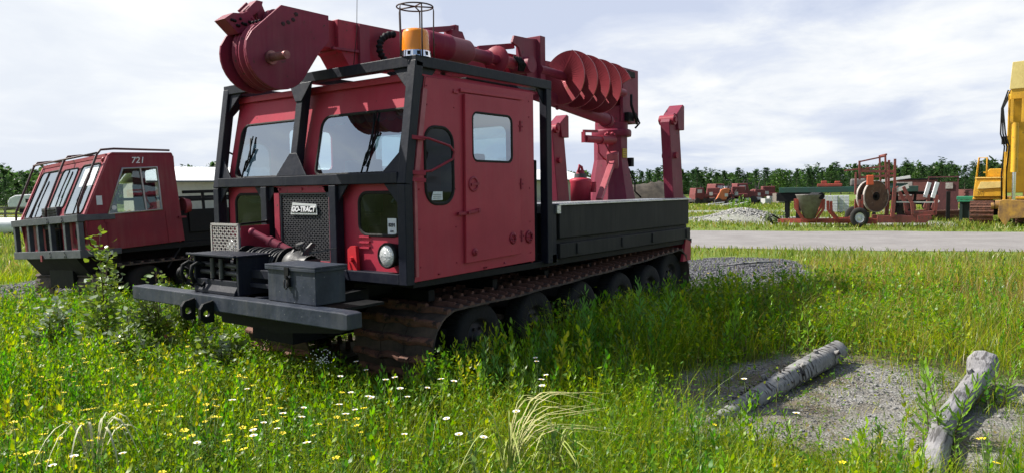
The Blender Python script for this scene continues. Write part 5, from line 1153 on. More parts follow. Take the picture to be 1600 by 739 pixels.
STONEM = attr_mat('stone', .9); LEAFM = attr_mat('leaf', .7, .50, .02, .38); SHINY = attr_mat('glossy_leaf', .7, .40, .07, .30); DRYM = attr_mat('dry_grass', .8, .25, .04)
def in_area(poly, n, dens=None):
    p = np.array(poly); lo, hi = p.min(0), p.max(0); x = RNG.uniform(lo[0], hi[0], n); y = RNG.uniform(lo[1], hi[1], n); jx, jy = jit(x, y); k = inpoly(jx, jy, poly); return x[k], y[k]
x, y = in_area(PA, 15000); kk = RNG.random(len(x)) < .12+.9*np.exp(-(((x-2.6)/.9)**2+((y+2.95)/.5)**2))+.5*(fb(x,y,2.5,2) > .56); x, y = x[kk], y[kk]; sz = RNG.uniform(.004,.011,len(x))*(1+1.2*(RNG.random(len(x)) > .97)); o = stones('gravel', x, y, sz, (.12,.12,.115), (.36,.355,.35), ''); tag(o, 'loose pale grey gravel scattered round the two logs', 'gravel', kind='stuff')
x, y = in_area(PB, 16000); sz = RNG.uniform(.010,.026,len(x)); o = stones('dark_gravel', x, y, sz, (.05,.05,.06), (.24,.24,.25), ''); tag(o, 'dark crushed stone heap spread behind the big carrier', 'gravel', kind='stuff')
x, y = in_area(PC, 5000); sz = RNG.uniform(.015,.035,len(x)); o = stones('grey_gravel', x, y, sz, (.10,.10,.105), (.30,.30,.31), ''); tag(o, 'grey crushed stone at the front of the 721 carrier', 'gravel', kind='stuff')
gc = at(1160,38); x = gc.x+RNG.normal(0,1.2,2600); y = gc.y+RNG.normal(0,1.2,2600); o = stones('rubble_heap', x, y, RNG.uniform(.03,.10,len(x)), (.20,.20,.19), (.42,.41,.39), ''); tag(o, 'low heap of pale rubble left of the cable reel trailer', 'rubble', kind='stuff')

# ================================================================== vegetation
def sample(n, d0, d1, pw=1.35, pxlo=-260, pxhi=1860):
    u = RNG.random(n); e = 2-pw; D = (d0**e+(d1**e-d0**e)*u)**(1/e); px = RNG.uniform(pxlo, pxhi, n); l = (px-800)/1141*D
    return CAM.x+FW.x*D+RT.x*l, CAM.y+FW.y*D+RT.y*l, D
HULL = [(-.05,-.05),(5.6,-.05),(5.6,2.68),(-.05,2.68)]; HULL2 = [(.55,7.0),(5.4,7.0),(5.4,9.5),(.55,9.5)]
def ok_mask(x, y, D):
    rd = np.abs(road_d(x,y)) > 4.5+.2*RNG.random(len(x)); return rd
def bare(x, y): return np.clip(np.maximum.reduce([soft(x,y,PA)*np.clip(1.25-.6*(fb(x,y,1.7,4) > .60),0,1), soft(x,y,PB)*.98, soft(x,y,PC)*.95, soft(x,y,PD)*.9]), 0, 1)
def blades(name, x, y, h, w, lean, col, m, curl=1.0, az=None):
    n = len(x); z = zground(x, y)-.01; a = RNG.uniform(0,2*math.pi,n) if az is None else az; b = a+RNG.uniform(-.9,.9,n)
    dx, dy = np.cos(a), np.sin(a); wx, wy = -np.sin(b), np.cos(b)
    T = np.array([0,.38,.72,1.0]); Wd = np.array([.75,1.0,.65,0.0]); vs = np.zeros((n,7,3))
    for k, (t, ww) in enumerate(zip(T, Wd)):
        off = lean*h*(t**(1.6*curl)); zz = z+h*(t-.22*lean*t*t*curl)
        cx_, cy_ = x+dx*off, y+dy*off
        if k < 3:
            vs[:,2*k,0] = cx_-wx*w*ww*.5; vs[:,2*k,1] = cy_-wy*w*ww*.5; vs[:,2*k,2] = zz
            vs[:,2*k+1,0] = cx_+wx*w*ww*.5; vs[:,2*k+1,1] = cy_+wy*w*ww*.5; vs[:,2*k+1,2] = zz
        else: vs[:,6,0] = cx_; vs[:,6,1] = cy_; vs[:,6,2] = zz
    f = np.array([(0,1,3),(0,3,2),(2,3,5),(2,5,4),(4,5,6)]); F_ = (f[None]+7*np.arange(n)[:,None,None]).reshape(-1,3)
    return np_mesh(name, vs.reshape(-1,3), F_, m, np.repeat(col, 7, 0))
def pal(n, cols, wts):
    c = np.array(cols)[RNG.choice(len(cols), n, p=np.array(wts)/sum(wts))]; return c*RNG.uniform(.72,1.28,(n,1))*RNG.uniform(.93,1.07,(n,3))
GR = [(.10,.21,.008),(.18,.30,.008),(.28,.37,.010),(.38,.40,.022)]
def grass_colour(x, y, D):
    n = len(x); g = pal(n, GR, [3,4,3,1.4]); o_ = pal(n, [(.20,.21,.05),(.29,.25,.07),(.33,.22,.10),(.15,.20,.03)], [4,3,2.2,3]); right = np.clip((x-3.0)/3,0,1)*np.clip((1.5-y)/2.5,0,1)*(D < 19)
    k = RNG.random(n) < right*.62*(.4+1.2*fb(x,y,.5,1)); g[k] = o_[k]
    yel = RNG.random(n) < .6*(fb(x,y,.8,4) > .50); g[yel] = g[yel]*np.array([1.4,1.15,.9]); return np.clip(g, 0, .5)
def grass_height(x, y, D):
    h = .13+.24*fb(x,y,.9,0)+.11*vn(x,y,3.3,2)
    side = np.exp(-((y+.6)/.7)**2)*np.clip((x+.1)/.8,0,1)*np.clip((7.6-x)/1.5,0,1); h = h+.22*side
    h = h*(1-.45*bare(x,y))
    rt = np.clip((x-4.2)/2,0,1)*np.clip((1-y)/2,0,1)*np.clip((13-x)/2,0,1); h = h+.05*rt*vn(x,y,1.1,3); h = h*(.70+.75*vn(x,y,2.3,5))
    h = np.where(D > 14, h*.55, h); h = np.where((x > 12) & (x < 16.5), h*.5, h)
    ins = inpoly(x,y,HULL) | inpoly(x,y,HULL2); h = np.where(ins, h*.35, h); return h
x, y, D = sample(240000, 2.3, 17, 1.45); k = ok_mask(x,y,D) & (RNG.random(len(x)) < (1-.95*bare(x,y))*(.15+1.15*fb(x,y,1.4,3))*np.where((x < 1.3) & (y > -1.2), .62, 1)) & ~inpoly(x,y,[(.3,.3),(5.3,.3),(5.3,2.3),(.3,2.3)]); x, y, D = x[k], y[k], D[k]
h = grass_height(x,y,D)*RNG.uniform(.45,1.2,len(x))*(1-.5*bare(x,y)); w = np.maximum(.0032, D*.00062)*RNG.uniform(.7,1.5,len(x))
o = blades('grass', x, y, h, w, RNG.uniform(.1,.9,len(x)), grass_colour(x,y,D), LEAFM); tag(o, 'lush green and yellow-green meadow grass covering the near ground', 'grass', kind='stuff')
x, y, D = sample(90000, 15, 75, 1.5, -150, 1750); k = ok_mask(x,y,D) & (RNG.random(len(x)) < (1-.95*bare(x,y))) & (np.abs(x-45.5+.42*(y-13)) > 3.2); x, y, D = x[k], y[k], D[k]
h = RNG.uniform(.10,.32,len(x))*(.5+fb(x,y,.4,1))*np.where(np.abs(road_d(x,y)) < 6.5, .55, 1); o = blades('far_grass', x, y, h, D*.0011*RNG.uniform(.7,1.6,len(x)), RNG.uniform(.1,.8,len(x)), pal(len(x), [(.13,.20,.028),(.20,.25,.04),(.28,.28,.07),(.30,.24,.09)], [3,4,2.4,1]), LEAFM); tag(o, 'shorter yellow-green grass across the road and far yard', 'grass', kind='stuff')
# thin tall seed stalks with reddish tips
x, y, D = sample(30000, 3.0, 15, 1.3); dens = .07+.60*np.clip((x-2.5)/3,0,1)*np.clip((1.5-y)/2.5,0,1); k = ok_mask(x,y,D) & (RNG.random(len(x)) < dens*(1-.93*bare(x,y))*(.3+fb(x,y,.7,5))) & ~inpoly(x,y,HULL) & (x < 14.5); x, y, D = x[k], y[k], D[k]
h = RNG.uniform(.25,.50,len(x))*np.where(x > 12, .6, 1); a = RNG.uniform(0,6.28,len(x)); ln = RNG.uniform(.05,.35,len(x))
o = blades('seed_stalks', x, y, h, np.maximum(.002, D*.00045), ln, pal(len(x), [(.30,.25,.09),(.36,.17,.10),(.24,.26,.06),(.40,.32,.16)], [3,3.4,3,2]), DRYM, 1.0, a); tag(o, 'thin tan and reddish seed stalks rising above the grass', 'grass', kind='stuff')
# leafy ground cover: many small leaves
def leaves(cx, cy, cz, ln, wd, az, pitch, roll=None):
    n = len(cx); d = np.stack([np.cos(az)*np.cos(pitch), np.sin(az)*np.cos(pitch), np.sin(pitch)], -1); s = np.stack([-np.sin(az), np.cos(az), np.zeros(n)], -1)
    if roll is not None:
        up = np.cross(d, s); s = s*np.cos(roll)[:,None]+up*np.sin(roll)[:,None]
    up = np.cross(s, d); o_ = np.stack([cx,cy,cz], -1); v = np.zeros((n,6,3)); L_ = ln[:,None]; W_ = wd[:,None]
    v[:,0] = o_; v[:,1] = o_+d*L_*.38+s*W_*.5+up*W_*.12; v[:,2] = o_+d*L_*.38-s*W_*.5+up*W_*.12; v[:,3] = o_+d*L_*.75+s*W_*.34-up*L_*.03; v[:,4] = o_+d*L_*.75-s*W_*.34-up*L_*.03; v[:,5] = o_+d*L_-up*L_*.12
    f = np.array([(0,2,1),(1,2,4),(1,4,3),(3,4,5)]); return v.reshape(-1,3), (f[None]+6*np.arange(n)[:,None,None]).reshape(-1,3)
x, y, D = sample(150000, 2.4, 11, 1.4, -260, 1500); dens = np.where(y > -.6-.2*x, 1.0, .5); k = ok_mask(x,y,D) & (RNG.random(len(x)) < dens*(1-.90*bare(x,y))*(fb(x,y,1.6,1) > .36)) & ~inpoly(x,y,[(.3,.3),(5.3,.3),(5.3,2.3),(.3,2.3)]); x, y, D = x[k], y[k], D[k]
hh = grass_height(x,y,D); z = zground(x,y)+hh*RNG.uniform(.15,.95,len(x)); L1 = np.maximum(.026, D*.0058)*RNG.uniform(.6,1.5,len(x)); v, f = leaves(x,y,z,L1,L1*RNG.uniform(.32,.62,len(x)),RNG.uniform(0,6.28,len(x)),RNG.uniform(-.3,.9,len(x)),RNG.uniform(-.6,.6,len(x)))
o = np_mesh('ground_cover', v, f, LEAFM, np.repeat(pal(len(x), [(.07,.17,.015),(.12,.24,.015),(.20,.31,.012),(.29,.34,.02)], [3,4,3,1.5]), 6, 0)); tag(o, 'small-leaved weeds and trefoil foliage mixed into the grass', 'weeds', kind='stuff')
x, y = in_area(PA, 5200); kk = fb(x,y,2.0,5) > .47; x, y = x[kk], y[kk]; n_ = len(x); L1 = RNG.uniform(.012,.035,n_); v, f = leaves(x,y,zground(x,y)+RNG.uniform(.003,.035,n_),L1,L1*.45,RNG.uniform(0,6.28,n_),RNG.uniform(-.1,.8,n_),RNG.uniform(-.5,.5,n_))
o = np_mesh('creeping_weeds', v, f, LEAFM, np.repeat(pal(n_, [(.10,.17,.03),(.20,.24,.05),(.26,.22,.08),(.14,.22,.03)], [3,3,2,3]), 6, 0)); tag(o, 'sparse creeping green and tan weeds on the bare gravel by the logs', 'weeds', kind='stuff')
# upright leafy forbs (golden-rod like), bulk
def forb(n_leaf, h, ln, wd, rng, tilt=0.15, col=(.10,.19,.03)):
    t = np.linspace(.06, 1, n_leaf); az_ = np.arange(n_leaf)*2.4+rng.uniform(0,6.28); lx, ly = rng.normal(0,tilt), rng.normal(0,tilt)
    cx_ = lx*h*t**1.5; cy_ = ly*h*t**1.5; cz_ = h*t; sz_ = ln*(1-.55*t)*rng.uniform(.8,1.2,n_leaf); pit = .25+.75*t+rng.normal(0,.15,n_leaf)
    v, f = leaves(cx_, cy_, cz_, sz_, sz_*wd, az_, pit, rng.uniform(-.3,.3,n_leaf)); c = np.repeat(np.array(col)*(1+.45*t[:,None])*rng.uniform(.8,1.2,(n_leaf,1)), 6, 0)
    return v, f, c, (lx, ly)
def stem_mesh(h, lx, ly, r=.003, k=5, n=4):
    t = np.linspace(0,1,k); v = []; 
    for q in t:
        for j in range(n): a = 2*math.pi*j/n; rr_ = r*(1-.6*q); v.append((lx*h*q**1.5+rr_*math.cos(a), ly*h*q**1.5+rr_*math.sin(a), h*q))
    f = [(i*n+j, i*n+(j+1)%n, (i+1)*n+(j+1)%n, (i+1)*n+j) for i in range(k-1) for j in range(n)]
    f3 = []; 
    for a,b,c_,d in f: f3 += [(a,b,c_),(a,c_,d)]
    return np.array(v), np.array(f3)
protos = []
for s in range(9):
    rg = np.random.default_rng(s+40); v, f, c, (lx, ly) = forb([26,34,22][s%3], 1.0, [.20,.18,.24][s%3], [.34,.20,.42][s%3], rg); sv, sf = stem_mesh(1.0, lx, ly, .009)
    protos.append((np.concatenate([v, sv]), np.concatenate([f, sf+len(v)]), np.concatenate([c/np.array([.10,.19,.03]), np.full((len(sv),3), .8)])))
def forb_field(name, x, y, h, cols, label, m=LEAFM):
    Vs, Fs, Cs = [], [], []; off = 0
    for i in range(len(x)):
        v, f, c = protos[RNG.integers(9)]; a = RNG.uniform(0,6.28); ca, sa = math.cos(a), math.sin(a); s = h[i]; q = np.stack([(v[:,0]*ca-v[:,1]*sa)*s+x[i], (v[:,0]*sa+v[:,1]*ca)*s+y[i], v[:,2]*s], -1); q[:,2] += ZG[i]
        Vs.append(q); Fs.append(f+off); Cs.append(np.clip(c*cols[i], 0, .5)); off += len(v)
    o = np_mesh(name, np.concatenate(Vs), np.concatenate(Fs), m, np.concatenate(Cs)); return tag(o, label, 'weeds', kind='stuff')
x, y, D = sample(14000, 2.6, 13, 1.2); side = np.exp(-((y+.65)/.7)**2)*np.clip((x+.2)/.8,0,1)*np.clip((8.6-x)/1.5,0,1); dens = .20+.7*side+.50*((y > -.5)&(x < 1.2))+.22*(x > 5); k = ok_mask(x,y,D) & (RNG.random(len(x)) < dens*(1-.97*bare(x,y))*(.45+fb(x,y,1.1,4))) & ~inpoly(x,y,[(-.8,.0),(5.6,.0),(5.6,2.7),(-.8,2.7)]); x, y, D, side = x[k], y[k], D[k], side[k]
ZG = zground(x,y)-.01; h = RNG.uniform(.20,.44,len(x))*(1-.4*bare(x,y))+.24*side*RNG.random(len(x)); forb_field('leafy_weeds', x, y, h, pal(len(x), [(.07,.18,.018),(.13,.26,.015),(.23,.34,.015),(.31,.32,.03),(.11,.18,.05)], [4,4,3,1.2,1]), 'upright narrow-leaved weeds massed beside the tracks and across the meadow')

# ---- single plants, flowers and shrubs that can be told apart
def spot(px, py):                                           # ground point under pixel column px whose foot shows at row py
    return at(px, 1.67*1141/(py-hz(px)))
def plant(name, label, cat, p, h, nl, ln, wd, col, seed, group, m=LEAFM, stems=1, spread=.05):
    t = thing(name, label, cat, group=group); rg = np.random.default_rng(seed); Vs, Fs, Cs, SV, SF = [], [], [], [], []; o1 = o2 = 0
    for s in range(stems):
        hh = h*(1 if s == 0 else rg.uniform(.5,.95)); v, f, c, (lx, ly) = forb(nl, hh, ln, wd, rg, .12, col); ox, oy = (0,0) if s == 0 else rg.normal(0,spread,2)
        v = v+np.array([ox,oy,0]); Vs.append(v); Fs.append(f+o1); Cs.append(c); o1 += len(v); sv, sf = stem_mesh(hh, lx, ly, .004); SV.append(sv+np.array([ox,oy,0])); SF.append(sf+o2); o2 += len(sv)
    l = np_mesh('leaves', np.concatenate(Vs), np.concatenate(Fs), m, np.clip(np.concatenate(Cs),0,.6)); l.parent = t
    s = np_mesh('stem', np.concatenate(SV), np.concatenate(SF), m, np.tile(np.array([[.12,.10,.05]]), (o2,1))); s.parent = t
    t.location = (p.x, p.y, float(zground(np.array([p.x]), np.array([p.y]))[0])-.01); return t
PL = [(955,716,622,'bright narrow-leaved weed with pale tip in front of the left log',1,28,.11),(1478,705,572,'tall leafy weed standing left of the curved log',3,36,.15),(1206,545,462,'tall weed with a bright top at the far end of the left log',1,30,.09),(1268,505,396,'tall bushy golden-rod beyond the dark gravel heap edge',5,30,.12),(1250,560,478,'young fireweed beside the far end of the left log',2,20,.13),(1205,735,655,'low leafy weed at the foot of the left log',3,22,.08),(1150,712,652,'small upright weed before the dark end of the left log',2,20,.07),(908,590,452,'dark willow-leaved weed in front of the second track wheel',6,38,.15),(1003,575,440,'dark leafy weed before the middle of the near track',6,38,.16),(1042,530,438,'bright fresh weed clump at the rear of the near track',8,34,.15),(1245,726,640,'leafy weed between the two logs near the bottom edge',3,24,.09),(1535,520,440,'bright green weed clump at the far right meadow',4,26,.10),(1575,640,560,'leafy weed right behind the curved log',3,24,.11),(640,735,690,'short pale-green weed at the bottom centre',3,18,.08),(560,690,615,'fresh green weed in the shade before the front of the near track',2,24,.09),(1190,505,430,'yellow-green weed on the edge of the dark gravel heap',4,28,.11),(360,560,470,'green weed rising under the left half of the bumper',3,26,.10),(30,560,470,'fireweed at the left edge beneath the 721 carrier',3,26,.11),(750,640,560,'dark weed in front of the first track wheel',5,34,.15),(850,610,520,'dark weed between the first two track wheels',5,34,.15),(1500,735,690,'small weed at the foot of the curved log',2,18,.07),(965,575,462,'dark upright weed between the second and third track wheels',5,34,.14),(1085,520,430,'green weed clump behind the last track wheel',7,32,.14),(820,640,545,'feathery weed in the shade before the front wheel',5,30,.13),(690,665,590,'shaded weed below the front curve of the near track',4,28,.12),(1150,560,470,'shaded weed clump left of the dark gravel heap',6,32,.14),(1120,620,560,'low weed on the shaded gravel left of the left log',2,16,.06)]
for i, (px, fy, ty_, lb, st, nl, ln) in enumerate(PL):
    p = spot(px, fy); D = (Vector((p.x,p.y,0))-Vector((CAM.x,CAM.y,0))).dot(FW); h = max(.12, 1.67-(ty_-hz(px))*D/1141)
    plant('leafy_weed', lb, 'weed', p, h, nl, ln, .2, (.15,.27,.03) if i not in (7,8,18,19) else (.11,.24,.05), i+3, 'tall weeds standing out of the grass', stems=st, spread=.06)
def shrub(label, p, h, wid, nst, nleaf, seed, pale=.14):
    nleaf = int(nleaf*1.35)
    t = thing('sapling', label, 'sapling', group='leafy saplings at the left'); rg = np.random.default_rng(seed); m = MB(); cx_, cy_, cz_, az_ = [], [], [], []
    for s in range(nst):
        a = rg.uniform(0,6.28); rr_ = wid*rg.uniform(.2,1)*(0 if s == 0 else 1); hh = h*(1 if s == 0 else rg.uniform(.45,.85)); b0 = rg.normal(0,.03,2); pts = []
        for k in range(7): q = k/6; pts.append((b0[0]+math.cos(a)*rr_*q**1.3+.01*math.sin(k+s), b0[1]+math.sin(a)*rr_*q**1.3, hh*q))
        m.tube(pts, [.009*(1-.75*k/6) for k in range(7)], 5)
        for _ in range(nleaf):
            q = rg.uniform(.15,1)**.8; k = int(q*6-1e-6); f_ = q*6-k; pt = np.array(pts[k])*(1-f_)+np.array(pts[k+1])*f_; o_ = rg.normal(0,.075*(1.25-q)+.015,3); cx_.append(pt[0]+o_[0]); cy_.append(pt[1]+o_[1]); cz_.append(max(.04, pt[2]+o_[2]*.6)); az_.append(math.atan2(o_[1],o_[0]))
    o = m.build('stem', mat('sapling_bark', (.09,.05,.035), .8), t); n = len(cx_); ln = rg.uniform(.045,.085,n)
    v, f = leaves(np.array(cx_),np.array(cy_),np.array(cz_),ln,ln*.62,np.array(az_)+rg.normal(0,.5,n),rg.uniform(-.5,.9,n),rg.uniform(-1.0,1.0,n))
    c = np.where(rg.random((n,1)) < pale, np.array([[.30,.36,.26]]), np.where(rg.random((n,1)) < .5, np.array([[.13,.21,.035]]), np.array([[.20,.27,.04]])))*rg.uniform(.8,1.2,(n,1))
    l = np_mesh('leaves', v, f, SHINY, np.repeat(c,6,0)); l.parent = t; t.location = (p.x,p.y,G-.01)
shrub('tallest leafy sapling with pale leaf undersides in front of the 721 carrier', at(150,7.3), 1.34, .22, 7, 75, 1)
shrub('bushy sapling just left of the bumper end', at(236,7.4), .92, .30, 8, 60, 2)
shrub('sapling whose leaves show above the left bumper end', at(292,7.8), 1.03, .28, 8, 60, 3, .1)
shrub('low pale-leaved sapling below the front grid of the 721 carrier', at(75,7.6), .62, .30, 8, 55, 4, .35)
shrub('low sapling between the tallest one and the bumper', at(195,6.9), .62, .25, 7, 50, 5, .2)
shrub('low dark sapling under the bumper left half', at(325,6.4), .50, .25, 6, 50, 6, .25)
# flowers
def flower_proto(kind):
    t = thing(kind, '', 'flower'); h = .42 if kind == 'daisy' else .36; lx = .03
    m = MB(); m.tube([(0,0,0),(lx*.4,0,h*.5),(lx,0,h)], .0016, 4); s = m.build('stem', mat('flower_stem', (.10,.17,.03), .8), t, recalc=False)
    if kind == 'daisy':
        m = MB(); 
        for k in range(14):
            a = k*2*math.pi/14; c_, s_ = math.cos(a), math.sin(a); m.add([(lx+.006*c_-.002*s_, .006*s_+.002*c_, h),(lx+.006*c_+.002*s_, .006*s_-.002*c_, h),(lx+.019*c_+.0036*s_, .019*s_-.0036*c_, h+.004),(lx+.019*c_-.0036*s_, .019*s_+.0036*c_, h+.004)], [(0,1,2,3)])
        m.build('petals', mat('daisy_white', (.85,.85,.83), .6), t, recalc=False)
        m = MB(); m.sphere((lx,0,h+.002), .0075, 8, (1,1,.5)); m.build('flower_centre', mat('daisy_yellow', (.75,.45,.02), .7), t)
    else:
        m = MB()
        for k in range(5):
            a = k*1.2566; c_, s_ = math.cos(a), math.sin(a); m.add([(lx+.003*c_,.003*s_,h),(lx+.013*c_+.006*s_,.013*s_-.006*c_,h+.006),(lx+.017*c_,.017*s_,h+.004),(lx+.013*c_-.006*s_,.013*s_+.006*c_,h+.006)], [(0,1,2,3)])
        m.build('petals', mat('trefoil_yellow', (.92,.72,.01), .6), t, recalc=False)
    return t
def fspot(px, py, h):
    D = (1.67-h)*1141/(py-hz(px)); return at(px, D)
q = random.Random(21)
dz_ = [(575,580),(563,565),(520,590),(627,592),(640,607),(700,600),(712,653),(832,560),(838,567),(868,588),(826,598),(840,603),(380,614),(355,632),(408,673),(415,681),(90,718),(70,731),(168,720),(288,700),(560,646),(548,625),(590,618),(622,612),(682,598),(588,600),(546,618),(610,690),(708,686),(740,690),(810,640),(1180,596),(1250,655),(480,700),(430,655),(445,662),(455,640),(386,670),(392,688),(620,625),(505,640),(530,655)]
dp = flower_proto('daisy'); dp['group'] = 'white daisies in the grass'; dp['label'] = 'single white daisy with yellow centre on a thin stem in the grass'
for i, (px, py) in enumerate(dz_):
    p = fspot(px, py, .42); t = dp if i == 0 else dup(dp); t.location = (p.x,p.y,G); s = q.uniform(.85,1.2); t.scale = (s,s,1); t.rotation_euler = (q.uniform(-.12,.12),q.uniform(-.12,.12),q.uniform(0,6.28))
yp = flower_proto('yellow_flower'); yp['group'] = 'yellow trefoil flowers'; yp['label'] = 'small yellow meadow flower on a thin stem in the grass'
spots = []
for (cx_, cy_, sx, sy, n) in ((180,560,120,60,45),(330,655,60,25,26),(120,640,90,60,34),(500,680,60,30,12),(40,700,40,40,12),(260,520,120,30,22),(1290,650,120,40,3),(1560,720,30,20,3),(1130,460,80,30,8)):
    for _ in range(n): spots.append((q.gauss(cx_,sx), q.gauss(cy_,sy)))
first = True
for px, py in spots:
    if py < 420: continue
    p = fspot(px, min(py, 745), .35)
    if -.2 < p.x < 5.6 and 0 < p.y < 2.7: continue
    t = yp if first else dup(yp); first = False; t.location = (p.x,p.y,G); s = q.uniform(.9,1.45); t.scale = (s,s,q.uniform(.8,1.2)); t.rotation_euler = (q.uniform(-.2,.2),q.uniform(-.2,.2),q.uniform(0,6.28))
t = thing('yarrow', 'cluster of tiny white blossoms before the shaded hull front', 'flower'); p = spot(495, 640)
m = MB()
for k in range(5): m.tube([(0,0,0),(q.gauss(0,.04),q.gauss(0,.04),.36)], .0018, 4)
m.build('stem', MATS['flower_stem'], t, recalc=False); m = MB()
for k in range(60): m.sphere((q.gauss(0,.055),q.gauss(0,.055),.37+q.gauss(0,.03)), .005, 6)
m.build('blossom', MATS['daisy_white'], t, recalc=False); t.location = (p.x,p.y,G)
# dry arching grass clumps
def clump(name, label, p, blades_, m_):
    mm = MB()
    for (a, r, h, drop, w) in blades_:
        c_, s_ = math.cos(a), math.sin(a); pts = []
        for k in range(9):
            t_ = k/8; rr_ = r*t_**1.2; z = h*(1-((t_-.5)/.5)**2) if t_ < .5 else h-((t_-.5)/.5)**2*drop; pts.append(Vector((c_*rr_, s_*rr_, max(z, .02))))
        side_ = Vector((-s_, c_, 0)); vs = []
        for k, pt in enumerate(pts): ww = w*(1-abs(k/8-.35)*1.1); vs += [pt-side_*ww*.5, pt+side_*ww*.5+Vector((0,0,ww*.2))]
        mm.add(vs, [(2*k,2*k+1,2*k+3,2*k+2) for k in range(8)], True)
    o = mm.build(name, m_, recalc=False); tag(o, label, 'grass clump'); o.location = (p.x,p.y,G)
PALE = mat('pale_dry_blade', (.52,.50,.34), .6, 0, (.36,.38,.18), 12); STRAW = mat('straw_blade', (.46,.40,.20), .7, 0, (.26,.30,.07), 10); YGR = mat('lime_blade', (.24,.32,.05), .6, 0, (.32,.34,.09), 9)
qq = random.Random(2)
clump('dry_grass_clump', 'pale arching dry blades in the lower left foreground', at(128,3.9), [(qq.uniform(0,6.28), qq.uniform(.12,.34), qq.uniform(.40,.52), qq.uniform(.2,.45), .014) for _ in range(15)], PALE)
clump('straw_grass_clump', 'straw-coloured bent grass stalks at the bottom centre', at(780,3.8), [(R_(-45+qq.gauss(0,28)), qq.uniform(.25,.72), qq.uniform(.38,.62), qq.uniform(-.02,.12), .008) for _ in range(18)], STRAW)
clump('lime_grass_clump', 'long lime-green arching grass clump beside the straw stalks', at(790,3.75), [(qq.uniform(0,6.28), qq.uniform(.15,.45), qq.uniform(.30,.50), qq.uniform(.02,.16), .008) for _ in range(24)], YGR)
clump('lime_grass_clump', 'lime-green grass tuft just right of the straw stalks', at(860,3.8), [(qq.uniform(0,6.28), qq.uniform(.15,.38), qq.uniform(.26,.44), qq.uniform(.02,.16), .008) for _ in range(22)], YGR)
# pale shrub by the rubble heap
plant('roadside_weed', 'green weed clump growing behind the rubble heap', 'weed', at(1160,40), 1.1, 30, .30, .3, (.11,.19,.03), 5, 'weeds in the far yard', stems=14, spread=.45)
plant('roadside_weed', 'grey-green weed clump by the trailer hitch', 'weed', at(1205,34), .6, 26, .22, .3, (.11,.15,.06), 6, 'weeds in the far yard', stems=10, spread=.25)

# ================================================================== trees
def crown(kind, h, rad, nq, rg):
    if kind == 'spruce':
        t = rg.random(nq)**.8; r = rad*(1-t)**1.15*(.25+.75*np.sqrt(rg.random(nq)))*(1+.25*np.sin(t*34)); z = h*(.08+.92*t)
    elif kind == 'pine':
        t = rg.random(nq); r = rad*np.sin(np.clip(t*1.05+.12,0,1)*math.pi)**.7*np.sqrt(rg.random(nq)); z = h*(.25+.75*t)
    else:
        t = rg.random(nq); r = rad*np.sin(np.clip(t*.93+.07,0,1)*math.pi)**.55*np.sqrt(rg.random(nq)); z = h*(.15+.85*t)
    a = rg.uniform(0,6.28,nq); lump = 1+.28*np.sin(3*a+5*t)+.18*np.sin(7*a+11*t)
    s = h*(.045 if kind == 'spruce' else .060)*(1.6 if nq < 200 else 1)*rg.uniform(.6,1.4,nq)
    v, f = leaves(r*lump*np.cos(a), r*lump*np.sin(a), z, s*1.5, s*(.55 if kind == 'spruce' else .9), a+rg.normal(0,.5,nq), (rg.uniform(-.6,.2,nq) if kind == 'spruce' else rg.uniform(-.6,.8,nq)), rg.uniform(-.8,.8,nq)); return v, f
TC = {'spruce': [(.028,.060,.026),(.040,.080,.030)], 'pine': [(.045,.085,.032),(.06,.11,.035)], 'birch': [(.05,.10,.028),(.075,.135,.033)]}
def tree_proto(kind, seed, nq):
    rg = np.random.default_rng(seed); v, f = crown(kind, 1.0, {'spruce':.22,'pine':.28,'birch':.36}[kind], nq, rg); n = len(v)//6; c = np.array(TC[kind])[rg.integers(0,2,n)]*rg.uniform(.7,1.3,(n,1))
    t = thing(kind+'_tree', '', 'tree'); o = np_mesh('crown', v, f, LEAFM, np.repeat(c,6,0)); o.parent = t
    m = MB(); m.cyl((0,0,0),(0,0,.9),.022,.004,n=7)
    for k in range(8): a = k*2.4; z0 = .2+.08*k; m.cyl((0,0,z0),(.14*math.cos(a),.14*math.sin(a),z0+.06),.006,.002,n=5)
    m.build('trunk', mat('tree_bark', (.10,.085,.07), .9), t); return t
TPR = [tree_proto('spruce',1,650), tree_proto('pine',2,700), tree_proto('birch',3,800), tree_proto('spruce',4,600), tree_proto('birch',5,750), tree_proto('pine',6,700)]
used = [False]*6; q = random.Random(77)
def profile(px):
    if px < 500: return 41
    return 27+3*math.sin(px*.02)+9*min(max((px-1330)/120,0),1)
CN = {}
WORD = {'spruce':'dark pointed spruce','pine':'mid-green pine','birch':'light green birch'}
rowt = [(px, q.uniform(128,150)) for px in range(960, 1760, 13)] + [(px, q.uniform(76,100)) for px in range(-260, 130, 18)]
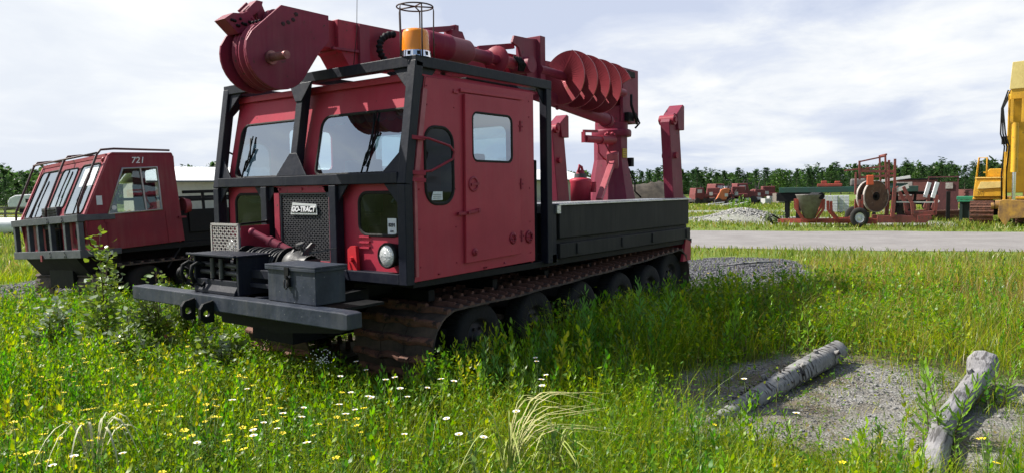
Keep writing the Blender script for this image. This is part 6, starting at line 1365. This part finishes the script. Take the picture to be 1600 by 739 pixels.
for px, D in rowt:
    px += q.uniform(-5,5); k = q.choice([0,0,0,0,1,2,3,3,3,3,5]); h = (profile(px)*q.choice([q.uniform(.5,.9), q.uniform(.8,1.1), q.uniform(.85,1.35) if k in (0,3) else .8]))*D/1141+1.67; p = at(px, D); t = TPR[k] if not used[k] else dup(TPR[k]); used[k] = True
    kind = TPR[k].name.split('_')[0]; side_ = 'at the left behind the white tank' if px < 500 else 'along the far side of the yard on the right'
    zone = next(z_ for lim, z_ in ((-60,'beyond the left edge of the picture'),(20,'above the left end of the white tank'),(500,'behind the camper and brush bars'),(1085,'just right of the rear outrigger'),(1150,'above the red scrap cabs'),(1215,'above the right end of the scrap row'),(1290,'behind the green flatbed'),(1350,'left of the reel trailer mast'),(1400,'right of the reel trailer mast'),(1460,'above the red-brown truck body'),(1530,'between the maroon bin and excavator'),(1600,'behind the excavator'),(9999,'beyond the right edge behind the excavator')) if px < lim)
    cnt = CN.setdefault((kind, zone), [0]); cnt[0] += 1; nth = ['first','second','third','fourth','fifth','sixth','seventh','eighth','ninth','tenth','eleventh','twelfth','thirteenth','fourteenth'][min(cnt[0]-1,13)]
    t['label'] = nth+' '+WORD[kind]+' from the left '+zone; t['group'] = kind+' trees '+('left' if px < 500 else 'right'); t.location = p; t.scale = (h*q.uniform(.65,1.15),)*2+(h,); t.rotation_euler = (0,0,q.uniform(0,6.28))
for k in range(6):
    if not used[k]: p = at(1300+20*k,140); TPR[k].location = p; TPR[k].scale = (6,6,6); TPR[k]['label'] = 'tree in the tree line along the far side'
Vs, Fs, Cs = [], [], []; off = 0; rg = np.random.default_rng(5)
for i in range(1150):
    px = rg.uniform(-420, 2050); D = rg.uniform(146,185) if px > 500 else rg.uniform(98,150); kind = ['spruce','spruce','spruce','birch','pine'][rg.integers(5)]
    h = (profile(px)*(rg.uniform(.62,.9) if rg.random() < .8 else rg.uniform(.85,1.15)))*D/1141+1.67; v, f = crown(kind, h*(1.1 if kind == 'spruce' else 1), h*(.22 if kind == 'spruce' else .32), 130, rg); v = v*1.0; p = at(px, D); v = v+np.array([p.x,p.y,0]); n = len(v)//6
    Vs.append(v); Fs.append(f+off); off += len(v); Cs.append(np.repeat(np.array(TC[kind])[rg.integers(0,2,n)]*rg.uniform(.75,1.2,(n,1)),6,0))
o = np_mesh('distant_wood', np.concatenate(Vs), np.concatenate(Fs), LEAFM, np.concatenate(Cs)); tag(o, 'low mixed spruce and birch wood closing the horizon behind the tree line', 'wood', kind='stuff')
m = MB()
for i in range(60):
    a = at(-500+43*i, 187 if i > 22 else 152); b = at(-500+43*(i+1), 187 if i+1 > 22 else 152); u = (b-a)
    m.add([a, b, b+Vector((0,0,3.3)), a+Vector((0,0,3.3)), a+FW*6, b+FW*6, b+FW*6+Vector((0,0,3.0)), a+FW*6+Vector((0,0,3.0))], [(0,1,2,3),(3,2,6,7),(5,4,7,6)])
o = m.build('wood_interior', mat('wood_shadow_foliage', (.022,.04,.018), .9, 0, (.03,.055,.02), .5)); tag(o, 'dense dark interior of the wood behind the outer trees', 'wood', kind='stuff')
